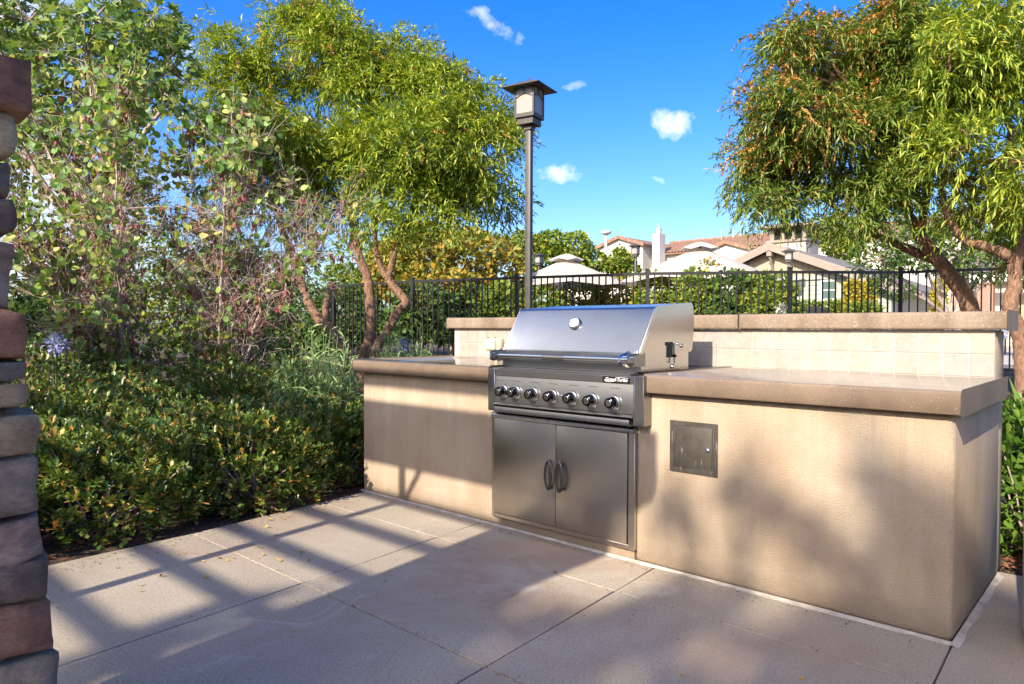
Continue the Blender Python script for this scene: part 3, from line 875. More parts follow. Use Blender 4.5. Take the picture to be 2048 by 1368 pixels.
for (a0, a1, hx) in ((1.2305, 1.6555, 1.622), (1.6590, 2.0740, 1.692)):
    dr = bx('door', a0, a1, -.030, -.0105, .0815, .5925, 'steel_door', cb, .002, 2)
    # oval loop handle
    hp = []
    for k in range(25):
        a = 2 * math.pi * k / 24
        hp.append((hx + .019 * math.cos(a) * (1 - .15 * abs(math.sin(a))), -.044 - .006 * abs(math.cos(a)), .339 + .072 * math.sin(a)))
    h_ = part('handle', MB().tube(hp, [.0068] * 25, 10, False), 'dark_handle', dr)
    for zz in (.402, .276):
        part('handle_stud', MB().tube([(hx, -.0302, zz), (hx, -.046, zz)], .006, 10), 'black_chrome', h_)

# ================================================================== STONE PILLAR (left edge)
pil = thing('stone_pillar', (1.99, -2.63, 0), 'pillar of rough stacked red, tan and grey stones at the left edge', 'pillar')
part('mortar_core', MB().box(1.80, 2.185, -2.82, -2.435, 0, 1.49), 'mortar', pil)
from mathutils import noise as mnoise


def rock(x0, x1, y0, y1, z0, z1, mat, seed, rough=.012):
    nx_, ny_, nz_ = 6, 6, 4
    if x1 - x0 > y1 - y0: ny_ = 4
    bm = bmesh.new(); bmesh.ops.create_cube(bm, size=1)
    bmesh.ops.subdivide_edges(bm, edges=bm.edges[:], cuts=5, use_grid_fill=True)
    c = Vector(((x0 + x1) / 2, (y0 + y1) / 2, (z0 + z1) / 2)); e = Vector((x1 - x0, y1 - y0, z1 - z0)); mn = min(e)
    rd_ = min(.011, mn * .2)
    for v in bm.verts:
        p_ = Vector((v.co.x * e.x, v.co.y * e.y, v.co.z * e.z))
        q_ = Vector([max(-(e[k] / 2 - rd_), min(e[k] / 2 - rd_, p_[k])) for k in range(3)])
        dlt = p_ - q_
        if dlt.length > 1e-6: p_ = q_ + dlt.normalized() * rd_ * (1.0 if dlt.length > rd_ * .5 else dlt.length / rd_)
        w = c + p_; s_ = Vector((seed * 7.3, seed * 3.1, 0))
        n_ = Vector((mnoise.noise(w * 9 + s_), mnoise.noise(w * 9 + s_ + Vector((31, 0, 0))), mnoise.noise(w * 9 + s_ + Vector((0, 47, 0)))))
        n2_ = Vector((mnoise.noise(w * 26 + s_), mnoise.noise(w * 26 + s_ + Vector((31, 0, 0))), 0))
        v.co = w + n_ * rough + n2_ * rough * .35
    me = bpy.data.meshes.new('stone'); bm.to_mesh(me); bm.free()
    for p_ in me.polygons: p_.use_smooth = True
    me.materials.append(MATS[mat]); return me


courses = [(1.484, 1.402, 22, 'stone_tan'), (1.396, 1.322, 17, 'stone_grey'), (1.317, 1.243, 26, 'stone_dark'), (1.238, 1.110, 22, 'stone_mauve'),
           (1.106, 1.008, 47, 'stone_red'), (1.005, .962, 47, 'stone_grey'), (.959, .909, 52, 'stone_tan'), (.906, .826, 79, 'stone_tan'),
           (.822, .698, 68, 'stone_grey'), (.694, .617, 81, 'stone_mauve'), (.614, .540, 95, 'stone_dark'), (.537, .430, 100, 'stone_red'),
           (.427, .33, 106, 'stone_grey'), (.327, .22, 112, 'stone_tan'), (.217, .12, 116, 'stone_mauve'), (.117, .0, 122, 'stone_grey')]
mlist = ['stone_tan', 'stone_grey', 'stone_dark', 'stone_mauve', 'stone_red']
for ci, (zt_, zb_, pxr, mt) in enumerate(courses):
    hw = .268 + (pxr - (96.2 - 8.9 * ((zt_ + zb_) / 2 - .4))) / 1006 / 1.412; cx_, cy_ = 1.99, -2.63; tt = .12
    x0, x1, y0, y1 = cx_ - hw, cx_ + hw, cy_ - hw, cy_ + hw
    if ci % 2: bl = [(x1 - tt, x1, y0 + tt + .004, y1), (x0, x1 - tt - .004, y1 - tt, y1), (x0, x0 + tt, y0, y1 - tt - .004), (x0 + tt + .004, x1, y0, y0 + tt)]
    else: bl = [(x1 - tt, x1, y0, y1 - tt - .004), (x0 + tt + .004, x1, y1 - tt, y1), (x0, x0 + tt, y0 + tt + .004, y1), (x0, x1 - tt - .004, y0, y0 + tt)]
    for bi, (a0, a1, c0_, c1_) in enumerate(bl):
        vis = bi < 2
        mm = mt if vis else random.choice(mlist)
        o = bpy.data.objects.new('stone', rock(a0, a1, c0_, c1_, zb_, zt_, mm, ci * 5 + bi, .017)); link(o, pil)
capm = rock(1.99 - .25, 1.99 + .246, -2.63 - .25, -2.63 + .246, 1.488, 1.592, 'stone_red', 99, .012)
o = bpy.data.objects.new('capstone', capm); link(o, pil)

# ================================================================== LAMP POSTS
def make_lamp():
    """local: pole foot at the origin, lamp roof at 3.84 m"""
    r = thing('lamp_post', (0, 0, 0), 'tall dark bronze lamp post with square lantern rising behind the counter', 'lamp post')
    bx('pole', -.035, .035, -.035, .035, .0, 3.305, 'lamp_metal', r, .006, 2, True)
    bx('base_plate', -.11, .11, -.11, .11, .0, .03, 'lamp_metal', r, .006, 2, True)
    bx('collar', -.050, .050, -.050, .050, 3.25, 3.30, 'lamp_metal', r, .004, 1, True)
    bx('lantern_foot', -.105, .105, -.105, .105, 3.306, 3.380, 'lamp_metal', r, .004, 1, True)
    ln = bx('lantern', -.130, .130, -.130, .130, 3.381, 3.430, 'lamp_metal', r, .004, 1, True)
    for sx in (-1, 1):
        for sy in (-1, 1):
            bx('lantern_post', sx * .130 - .010 * (sx + 1), sx * .130 + .010 * (1 - sx), sy * .130 - .010 * (sy + 1), sy * .130 + .010 * (1 - sy), 3.4305, 3.720, 'lamp_metal', ln, 0, 1, True)
    for k in range(4):
        a = k * math.pi / 2; c_, s_ = math.cos(a), math.sin(a)
        rot = lambda x, y, z: (x * c_ - y * s_, x * s_ + y * c_, z)
        q = MB(); q.add([rot(-.109, -.117, 3.431), rot(.109, -.117, 3.431), rot(.109, -.117, 3.719), rot(-.109, -.117, 3.719), rot(-.109, -.112, 3.431), rot(.109, -.112, 3.431), rot(.109, -.112, 3.719), rot(-.109, -.112, 3.719)],
                        [(0, 1, 2, 3), (7, 6, 5, 4), (0, 4, 5, 1), (1, 5, 6, 2), (2, 6, 7, 3), (3, 7, 4, 0)])
        pn = part('glass_pane', q, 'frosted_glass', ln, 0, 1, True)
        arc = [rot(-.109 + .218 * i / 10, -.122, 3.612 + .040 * math.sin(math.pi * i / 10)) for i in range(11)]
        part('glazing_bar', MB().tube(arc, .0055, 5), 'lamp_metal', ln, 0, 1, True)
        part('glazing_bar', MB().tube([rot(0, -.122, 3.652), rot(0, -.122, 3.718)], .0055, 5), 'lamp_metal', ln, 0, 1, True)
    e = .245; q = MB()
    q.add([(-e, -e, 3.722), (e, -e, 3.722), (e, e, 3.722), (-e, e, 3.722), (-e, -e, 3.732), (e, -e, 3.732), (e, e, 3.732), (-e, e, 3.732), (-.07, -.07, 3.815), (.07, -.07, 3.815), (.07, .07, 3.815), (-.07, .07, 3.815)],
          [(3, 2, 1, 0), (0, 1, 5, 4), (1, 2, 6, 5), (2, 3, 7, 6), (3, 0, 4, 7), (4, 5, 9, 8), (5, 6, 10, 9), (6, 7, 11, 10), (7, 4, 8, 11), (8, 9, 10, 11)])
    rf = part('lantern_roof', q, 'lamp_metal', r, 0, 1, True)
    part('finial_ring', MB().tube([(.028 * math.cos(2 * math.pi * i / 14), 0, 3.842 + .028 * math.sin(2 * math.pi * i / 14)) for i in range(15)], .006, 6, False), 'lamp_metal', rf, 0, 1, True)
    return r


lamp = make_lamp()
pl_ = at(1057, 684, 8.0); lamp.location = (pl_[0], pl_[1], ground_z(pl_[0], pl_[1])); lamp.rotation_euler = (0, 0, math.radians(12))
top_want = at(1052, 168, 8.0)[2]; k_ = (top_want - lamp.location.z) / 3.815
lamp.scale = (k_, k_, k_)
lamp['group'] = 'lantern lamp posts'
for (px, py, D, lab) in ((1078, 507, 33, 'small distant lantern lamp post left of the nearer umbrella'), (1271, 488, 38, 'distant lantern lamp post in front of the white gabled building'),
                         (1578, 499, 28, 'pale lantern lamp post before the gable of the grey-green clubhouse')):
    c = copy_tree(lamp); q = at(px, py, D); c.location = (q[0], q[1], .43); s_ = (q[2] - .43) / 3.815; c.scale = (s_, s_, s_); c['label'] = lab
    c.rotation_euler = (0, 0, math.radians(8))

# street light far off
q = at(1212, 463, 52); sl_ = thing('street_light', (q[0], q[1], .43), 'tall thin pale street light beside the white gabled building', 'street light')
part('pole', MB().tube([(q[0], q[1], .43), (q[0], q[1], q[2] - .25)], [.14, .10], 10), 'pole_pale', sl_)
part('lamp_head', MB().lathe([(.08, -.28), (.36, -.16), (.42, .0), (.12, .10)], (q[0], q[1], q[2]), (0, 0, 1), 12), 'pole_pale', sl_)

# ================================================================== FENCE
ftop = 2.0
fp = [(560, 590), (668, 575), (825, 564.5), (1034, 556), (1295, 546), (1580, 541), (1802, 540.5), (2062, 529), (2300, 519)]
posts = []
for i, (px, py) in enumerate(fp):
    yh = 684 - FPX * FW[2] / math.hypot(FW[0], FW[1]) * -1 if False else 658.3 + (px - 1024) * -.003
    D = (ftop - CAM[2]) * FPX / (yh - py)
    q = at(px, py, D); posts.append((q[0], q[1]))
posts[0] = (posts[1][0] - 2.1, posts[1][1] + .9)
fn = thing('pool_fence', (posts[4][0], posts[4][1], .40), 'black metal picket fence running behind the counter and around the pool', 'fence')
post_me = MB().box(-.032, .032, -.032, .032, .33, ftop + .055).box(-.038, .038, -.038, .038, ftop + .056, ftop + .085).mesh('post', 'fence_black')
bal_me = MB().box(-.0105, .0105, -.0105, .0105, .50, ftop - .02).mesh('baluster', 'fence_black')
for i, (x, y) in enumerate(posts):
    o = bpy.data.objects.new('post', post_me); link(o, fn); o.location = (x, y, 0)
    if i + 1 < len(posts):
        x2, y2 = posts[i + 1]; L = math.hypot(x2 - x, y2 - y); a = math.atan2(y2 - y, x2 - x); o.rotation_euler = (0, 0, a)
        for z0, z1 in ((ftop - .02, ftop + .025), (.47, .50)):
            r_ = bx('rail', .033, L - .033, -.019, .019, z0, z1, 'fence_black', fn, 0, 1, False); r_.location = (x, y, 0); r_.rotation_euler = (0, 0, a)
        n_ = (14, 19, 19, 20, 19, 17, 14, 14)[i]
        for k in range(1, n_):
            t_ = k / n_; o2 = bpy.data.objects.new('baluster', bal_me); link(o2, fn); o2.location = (x + (x2 - x) * t_, y + (y2 - y) * t_, 0); o2.rotation_euler = (0, 0, a)

# ================================================================== BUILDINGS
def gable_house(root, x0, x1, y0, y1, zb, ze, m_, wall, roof, fas, over=.45, thick=.18):
    """gable end facing -y, ridge along y"""
    xc = (x0 + x1) / 2; zp = ze + (x1 - x0) / 2 * m_
    part('wall', MB().prism_y([(x0, zb), (x1, zb), (x1, ze), (xc, zp), (x0, ze)], y0, y1), wall, root)
    for s_ in (-1, 1):
        xe = x0 - over if s_ < 0 else x1 + over; zz = ze - over * m_
        pr = [(xc, zp + .02), (xe, zz + .02), (xe, zz + .02 + thick), (xc, zp + .02 + thick)]
        if s_ > 0: pr = pr[::-1]
        part('roof', MB().prism_y(pr[::-1], y0 - over, y1 + over), roof, root)
        pf = [(xc, zp - .10), (xe, zz - .10), (xe, zz + .24), (xc, zp + .24)]
        if s_ > 0: pf = pf[::-1]
        part('bargeboard', MB().prism_y(pf[::-1], y0 - over - .06, y0 - over - .005), fas, root)
    return xc, zp


def window(root, x0, x1, y, z0, z1, frame='trim_white', pane='window_glass', bars=True):
    f_ = MB(); w = .07
    f_.box(x0 - w, x0, y - .05, y - .001, z0 - w, z1 + w).box(x1, x1 + w, y - .05, y - .001, z0 - w, z1 + w).box(x0, x1, y - .05, y - .001, z1, z1 + w).box(x0, x1, y - .05, y - .001, z0 - w, z0)
    o = part('window', f_, frame, root)
    bx('pane', x0, x1, y - .02, y - .0015, z0, z1, pane, o)
    if bars: bx('mullion', x0, x1, y - .035, y - .021, (z0 + z1) / 2 - .02, (z0 + z1) / 2 + .02, frame, o)
    return o


# clubhouse: gable at pixel 1540, about 30 m off
q = at(1540, 487, 30); gx_, gy_ = q[0], q[1]; zp = q[2]
ch = thing('clubhouse', (gx_, gy_ + 4, .43), 'low grey-green clubhouse with tan gable end and brown bargeboards', 'building')
hw_ = 4.6; mm_ = .40
gable_house(ch, gx_ - hw_, gx_ + hw_, gy_ + .45, gy_ + 11, .43, zp - .2 - hw_ * mm_, mm_, 'siding_green', 'shingle', 'fascia', .55)
zE = zp - .2 - hw_ * mm_
gz = zp - .2 - 1.22
part('gable_panel', MB().prism_y([(gx_ - 2.85, gz), (gx_ + 2.85, gz), (gx_, zp - .24)], gy_ + .40, gy_ + .449), 'batten_tan', ch)
for k in range(-9, 10):
    xx = gx_ + k * .29; h_ = (zp - .27) - abs(xx - gx_) * mm_
    if h_ > gz + .06: bx('batten', xx - .02, xx + .02, gy_ + .378, gy_ + .3995, gz, h_, 'batten_tan', ch)
bx('trim_board', gx_ - 3.2, gx_ + 3.2, gy_ + .36, gy_ + .448, gz - .16, gz - .001, 'siding_green', ch)
for k in range(14):
    z0 = .45 + k * .19
    if z0 + .18 < gz - .17: bx('siding_board', gx_ - hw_ + .01, gx_ + hw_ - .01, gy_ + .425 - .0, gy_ + .4485, z0, z0 + .165, 'siding_green', ch)
for sx, ko in ((0, 0), (3.35, 0), (-3.35, 0)):
    zz = zp - .2 - abs(sx) * mm_
    br = bx('bracket', gx_ + sx - .11, gx_ + sx + .11, gy_ - .12, gy_ + .38, zz - .34, zz - .08, 'fascia', ch, .01, 1)
    part('bracket_strut', MB().tube([(gx_ + sx, gy_ + .37, zz - .95), (gx_ + sx, gy_ - .02, zz - .34)], .06, 6), 'fascia', br)
wx = at(1632, 566, 28.3); wz = at(1632, 566, 28.3)[2]
window(ch, gx_ + 2.05, gx_ + 2.53, gy_ + .424, 2.35, 3.05, 'trim_white', 'shutter_green')
window(ch, gx_ - 1.1, gx_ + .35, gy_ + .424, 1.6, 3.25, 'trim_white', 'window_glass')
bx('wall_light', gx_ + .92, gx_ + 1.05, gy_ + .30, gy_ + .424, 2.55, 3.1, 'lamp_metal', ch, .02, 2)
# louvred roof turret
q = at(1588, 470, 34); tx, ty, tz = q
tur = thing('roof_turret', (tx, ty, tz - 1), 'square brown louvred turret on the clubhouse roof', 'turret')
bx('base', tx - .86, tx + .86, ty - .86, ty + .86, tz - 2.0, tz - .42, 'cream_stucco', tur)
bx('sill', tx - .98, tx + .98, ty - .98, ty + .98, tz - .415, tz - .30, 'fascia', tur)
bx('core', tx - .70, tx + .70, ty - .70, ty + .70, tz - .295, tz + .245, 'dark_gap', tur)
for k in range(4):
    for ax in (0, 1):
        u0 = -.82 + k * .50
        if ax == 0: bx('louvre_post', tx + u0, tx + u0 + .18, ty - .84, ty - .705, tz - .295, tz + .245, 'fascia', tur)
        else: bx('louvre_post', tx + .705, tx + .84, ty + u0 - .015 + .20, ty + u0 + .165 + .15, tz - .295, tz + .245, 'fascia', tur)
bx('roof', tx - 1.25, tx + 1.25, ty - 1.25, ty + 1.25, tz + .25, tz + .40, 'fascia', tur, .03, 1)
# lower wing to the right with grey shingles
q = at(1660, 520, 37)
wg = thing('clubhouse_wing', (q[0] + 7, q[1] + 4, .43), 'cream stucco wing with low grey shingle roof right of the clubhouse gable', 'building')
wy = gy_ + 7
bx('wall', gx_ + hw_ + .6, gx_ + 26, wy, wy + 9, .43, 3.35, 'cream_stucco', wg)
part('roof', MB().prism_x([(wy - .6, 3.25), (wy + 4.5, 5.0), (wy + 9.6, 3.25), (wy + 9.6, 3.4), (wy + 4.5, 5.2), (wy - .6, 3.4)], gx_ + hw_ + .35, gx_ + 26.5), 'shingle', wg)
for xx in (6.6, 10.0, 13.4, 16.8):
    bx('brick_pier', gx_ + xx, gx_ + xx + .55, wy - 1.6, wy - 1.05, .43, 3.1, 'brick_red', wg)
bx('porch_beam', gx_ + 6.3, gx_ + 18, wy - 1.55, wy - 1.1, 3.102, 3.40, 'trim_white', wg)
bx('door', gx_ + 7.7, gx_ + 8.7, wy - .06, wy - .001, .43, 2.6, 'door_tan', wg)
window(wg, gx_ + 11, gx_ + 12.4, wy, 1.3, 2.7)
window(wg, gx_ + 15, gx_ + 16.4, wy, 1.3, 2.7)
# far cream block glimpsed behind the right trees
q = at(1648, 478, 60)
fb = thing('distant_block', (q[0] + 3, q[1] + 4, .43), 'far white building block with tiled edge behind the turret', 'building')
gable_house(fb, q[0] - 1.5, q[0] + 9, q[1], q[1] + 8, .43, q[2] - .9, .25, 'white_stucco', 'clay_tile', 'clay_tile', .3)

# white two-storey building with clay tile roof
q = at(1238, 474, 70); sx_, sy_, sz_ = q
sp_ = thing('tiled_roof_building', (sx_ + 10, sy_ + 6, .43), 'white stucco building with long red clay tile roof and tall white chimney', 'building')
gable_house(sp_, sx_ - 2.5, sx_ + 2.7, sy_, sy_ + 12, .43, sz_ - .95, .33, 'white_stucco', 'clay_tile', 'clay_tile', .3, .16)
for (dx, dz) in ((0, -.72), (-.22, -1.08), (.22, -1.08)):
    part('vent_hole', MB().lathe([(.11, 0), (.11, .02)], (sx_ + .1 + dx, sy_ - .001, sz_ + dz), (0, -1, 0), 10), 'dark_gap', sp_)
wy0 = sy_ + 2.0; zr = sz_ - .25; ze_ = sz_ - 1.75
bx('wall', sx_ + 2.75, sx_ + 30, wy0, wy0 + 9, .43, ze_, 'white_stucco', sp_)
bx('wall', sx_ - 11, sx_ - 2.55, wy0 + 3, wy0 + 11, .43, ze_ - 1.2, 'white_stucco', sp_)


def tile_roof(root, x0, x1, y0, y1, z0, z1, pitch=.34):
    """courses of barrel tile running up the slope"""
    L = math.hypot(y1 - y0, z1 - z0); n = int((x1 - x0) / pitch); mb_ = MB(); nrm = np.array([0, -(z1 - z0), (y1 - y0)]) / L
    cols = []
    for i in range(n * 4 + 1):
        a = (i % 4) / 4 * 2 * math.pi; h = .075 * (1 - math.cos(a)) ; cols.append((x0 + i * pitch / 4, h))
    vs_ = []; rows = 12
    for r_ in range(rows + 1):
        k = r_ / rows
        for (x, h) in cols:
            lift = .035 * (1 if r_ % 2 else 0)
            vs_.append((x, y0 + (y1 - y0) * k + nrm[1] * (h + lift), z0 + (z1 - z0) * k + nrm[2] * (h + lift)))
    m_ = len(cols)
    mb_.add(vs_, [(r_ * m_ + i, r_ * m_ + i + 1, (r_ + 1) * m_ + i + 1, (r_ + 1) * m_ + i) for r_ in range(rows) for i in range(m_ - 1)], False)
    mb_.prism_x([(y0, z0 - .02), (y0, z0 - .12), (y1, z1 - .12), (y1, z1 - .02)][::-1], x0, x1)
    return part('roof', mb_, 'clay_tile', root)


tile_roof(sp_, sx_ + 2.2, sx_ + 30, wy0 - .5, wy0 + 4.4, ze_ - .05, zr)
tile_roof(sp_, sx_ - 11.4, sx_ - 2.4, wy0 + 2.6, wy0 + 7, ze_ - 1.2, ze_ + .1)
for k in range(76): pass
part('ridge', MB().tube([(sx_ + 2.0, wy0 + 4.45, zr + .1), (sx_ + 30, wy0 + 4.45, zr + .1)], .16, 8), 'clay_tile', sp_)
for xx in (8.0, 9.2, 15.5, 19.5):
    part('vent_pipe', MB().tube([(sx_ + xx, wy0 + 3.8, zr - .4), (sx_ + xx, wy0 + 3.8, zr + .85)], .05, 6), 'pole_pale', sp_)
# chimney tower
cxx = sx_ + 3.9
chm = bx('chimney', cxx - .36, cxx + .42, sy_ + .4, sy_ + 1.5, .43, sz_ + .05, 'white_stucco', sp_)
bx('chimney_top', cxx - .16, cxx + .26, sy_ + .75, sy_ + 1.15, sz_ + .051, sz_ + .6, 'white_stucco', chm)
bx('chimney_top', cxx - .02, cxx + .10, sy_ + .85, sy_ + 1.0, sz_ + .601, sz_ + 1.05, 'white_stucco', chm)
# small front gable further along
gxx = sx_ + 11.4
gable_house(sp_, gxx - 2.0, gxx + 2.0, wy0 - 2.2, wy0 + 2, .43, at(1452, 483, 62)[2] - .75, .33, 'white_stucco', 'clay_tile', 'clay_tile', .25, .14)
window(sp_, sx_ + 5.1, sx_ + 6.2, wy0, ze_ - 2.2, ze_ - .6, 'trim_white', 'trim_white')
window(sp_, sx_ + 2.95, sx_ + 3.3, wy0 - .001, ze_ - 3.2, ze_ - 1.8)
window(sp_, sx_ - .6, sx_ + .3, sy_, 3.2, 4.6)
window(sp_, sx_ + 4.9, sx_ + 6.3, wy0, 2.3, 4.0)

# ================================================================== UMBRELLAS
def umbrella(px, py, D, wpx, label, pole_px=None, rz=.5):
    q = at(px, py, D); g0 = .432
    r = thing('patio_umbrella', (q[0], q[1], g0), label, 'umbrella', 'cream patio umbrellas by the pool', rz)
    h = q[2] - g0; rad = wpx * D / FPX / 2; n = 6
    H0, H1 = h - .17, h - .17 - rad * .40
    q_ = MB(); vs_ = []
    sub = 5
    for ring in range(sub + 1):
        k = ring / sub
        for j in range(n * 4):
            a = 2 * math.pi * j / (n * 4); lo = abs(((j % 4) - 2) / 2)     # 1 at ribs, 0 between
            sag = (1 - lo) * .07 * k; rr = .10 + (rad - .10) * k
            rr *= 1 - (1 - lo) * .045
            vs_.append((rr * math.cos(a), rr * math.sin(a), H0 + (H1 - H0) * k ** 1.05 - sag))
    m_ = n * 4
    q_.add(vs_, [(i * m_ + j, (i + 1) * m_ + j, (i + 1) * m_ + (j + 1) % m_, i * m_ + (j + 1) % m_) for i in range(sub) for j in range(m_)], True)
    part('canopy', q_, 'canvas', r, 0, 1, True)
    v_ = MB(); vs_ = [(0, 0, h)]
    for k, (rr, zz) in enumerate(((.18, h - .05), (.44, h - .20))):
        for j in range(m_):
            a = 2 * math.pi * j / m_; sag = (1 - abs(((j % 4) - 2) / 2)) * .05 * k
            vs_.append((rr * math.cos(a), rr * math.sin(a), zz + sag))
    v_.add(vs_, [(0, 1 + j, 1 + (j + 1) % m_) for j in range(m_)] + [(1 + j, 1 + m_ + j, 1 + m_ + (j + 1) % m_, 1 + (j + 1) % m_) for j in range(m_)], True)
    part('vent_cap', v_, 'canvas', r, 0, 1, True)
    part('pole', MB().tube([(0, 0, .02), (0, 0, h - .05)], .028, 10), 'pole_brown', r, 0, 1, True)
    part('base', MB().lathe([(.30, 0), (.30, .05), (.06, .09), (.05, .25)], (0, 0, 0), (0, 0, 1), 20), 'pole_brown', r, 0, 1, True)
    for j in range(n):
        a = 2 * math.pi * (j + 0.0) / n
        part('rib', MB().tube([(.05 * math.cos(a), .05 * math.sin(a), H0 - .02), (rad * .97 * math.cos(a), rad * .97 * math.sin(a), H1 - .012)], .012, 5), 'pole_brown', r, 0, 1, True)
    return r


umbrella(1133, 507, 18, 250, 'cream patio umbrella with tree shadows on it, behind the lamp post', rz=.2)
umbrella(1400, 483, 16, 318, 'cream patio umbrella standing fully in the sun, right of the chimney', rz=.55)

# bin and loungers by the pool
q = at(1634, 622, 24)
pb = thing('pool_bin', (q[0], q[1], .432), 'beige litter bin with black arched hood beyond the fence', 'bin')
bx('body', q[0] - .22, q[0] + .22, q[1] - .22, q[1] + .22, .432, 1.55, 'bin_beige', pb, .05, 3)
part('hood', MB().prism_y([(q[0] + .30 * math.cos(a), 1.56 + .30 * math.sin(a)) for a in np.linspace(0, math.pi, 12)], q[1] - .27, q[1] + .27), 'fence_black', pb)

for (px, lab) in ((1905, 'pale sun lounger beside the leaning right tree trunk'), (1985, 'pale sun lounger near the right edge beyond the fence')):
    q = at(px, 612, 19)
    lg = thing('sun_lounger', (q[0], q[1], .432), lab, 'sun lounger', 'sun loungers by the pool')
    bx('seat', q[0] - .3, q[0] + .3, q[1] - .9, q[1] + .35, .85, .93, 'trim_white', lg, .02, 2)
    part('backrest', MB().prism_x([(q[1] + .36, .85), (q[1] + .95, 1.45), (q[1] + .90, 1.52), (q[1] + .33, .93)][::-1], q[0] - .3, q[0] + .3), 'trim_white', lg)
    for sx in (-.26, .26):
        for sy in (-.8, .28): part('leg', MB().tube([(q[0] + sx, q[1] + sy, .432), (q[0] + sx, q[1] + sy, .85)], .025, 6), 'lamp_metal', lg)

# round beige bin at the right edge
bn = thing('litter_bin', (3.815, .225, 0), 'round beige concrete litter bin cut off by the right edge', 'bin')
part('body', MB().lathe([(.235, .0), (.268, .02), (.280, .06), (.280, .66), (.272, .69), (.25, .70)], (3.815, .225, .001), (0, 0, 1), 40), 'bin_beige', bn)
part('rim', MB().lathe([(.262, .701), (.285, .705), (.285, .735), (.25, .75), (.16, .755)], (3.815, .225, .001), (0, 0, 1), 40), 'bin_beige', bn)
part('opening', MB().lathe([(.15, .7555), (.15, .758)], (3.815, .225, .001), (0, 0, 1), 28), 'dark_gap', bn)

# ================================================================== PERGOLA (behind the camera; throws the barred shadows)
pg = thing('pergola', (1.0, -5.0, 0), 'wooden pergola behind the viewer, known by its barred shadow on the patio', 'pergola')
HY = -3.46
k16 = 1 / (-SUN.z / SUN.y); dxs = -SUN.x / SUN.y


def yz(y26, z): return y26 - (z - 2.6) * k16       # slide along the sun ray to height z


hx1 = 2.205 + dxs * 3.46
hp_ = [(-7, 2.42), (hx1 - .115, 2.42), (hx1, 2.52), (hx1, 2.72), (-7, 2.72)]
part('header_beam', MB().prism_y(hp_, HY - .09, HY + .08), 'wood_pergola', pg)
part('header_beam', MB().prism_y([(x, z) for x, z in hp_], -7.6, -7.45), 'wood_pergola', pg)
for y26 in (-2.74, -2.975, -4.185, -4.685, -5.150, -5.62, -6.08, -6.54, -7.0):
    zc = 2.80; yy = yz(y26, zc)
    x1 = 2.55 if y26 < -4 else 1.72
    bx('rafter', -7, x1, yy - .022, yy + .022, zc - .032, zc + .032, 'wood_pergola', pg)
yt_ = yz(-3.00, 2.80)
# posts: one square timber post and one slender steel post
pxw = 1.25 + dxs * 3.46
bx('post', pxw, pxw + .165, HY - .085, HY + .075, 0, 2.419, 'wood_pergola', pg)
pxt = .378 + dxs * 3.46
bx('slender_post', pxt, pxt + .060, HY - .03, HY + .03, 0, 2.419, 'wood_pergola', pg)
part('knee_brace', MB().tube([(pxt + .05, HY, 2.16), (pxt + .24, HY, 2.43)], .022, 6), 'wood_pergola', pg)
for xx in (-6.8, -3.4, 2.15):
    bx('side_beam', xx, xx + .12, -7.445, HY - .095, 2.56, 2.75, 'wood_pergola', pg) if xx != 2.15 else None
for xx in (-6.8, -3.4):
    bx('post', xx, xx + .165, HY - .085, HY + .075, 0, 2.419, 'wood_pergola', pg)
for xx in (-6.8, -3.4, 2.3):
    bx('post', xx, xx + .165, -7.6, -7.45, 0, 2.419, 'wood_pergola', pg)
bx('side_beam', 2.42, 2.54, -7.445, HY - .095, 2.56, 2.75, 'wood_pergola', pg)

# unseen building added behind the viewer so the steel doors reflect a warm wall
hb2 = thing('added_rear_building', (2, -24, 0), 'two-storey tan stucco building behind the viewer, mirrored in the steel', 'building')
bx('wall', -22, 26, -28, -20, -.1, 5.6, 'cream_stucco', hb2)
part('roof', MB().prism_x([(-28.6, 5.6), (-19.4, 5.6), (-19.4, 5.75), (-24, 7.4), (-28.6, 5.75)], -22.6, 26.6), 'clay_tile', hb2)


def rear_window(x0, x1, z0, z1):
    o = bx('window', x0 - .08, x1 + .08, -19.999, -19.94, z0 - .08, z1 + .08, 'trim_white', hb2)
    bx('pane', x0, x1, -19.939, -19.92, z0, z1, 'window_glass', o)


for xx in range(-18, 24, 5):
    rear_window(xx, xx + 1.6, 1.0, 2.4); rear_window(xx, xx + 1.4, 3.6, 4.9)

# ================================================================== TREES
NARROW = T_leaf(.098, .3, .16)
NARROW2 = T_leaf(.085, .3, .20)
OVAL = T_leaf(.30, .35, .05, .58)
BROAD = T_leaf(.34, .25, .12, .48)
ROUND = T_round(); STAR = T_star()
OBOV = (np.array([(0, 0, 0), (.40, -.17, .04), (.74, -.24, .07), (1, 0, 0), (.74, .24, .07), (.40, .17, .04), (.6, 0, -.01)]), [(0, 1, 6), (1, 2, 6), (2, 3, 6), (3, 4, 6), (4, 5, 6), (5, 0, 6)])


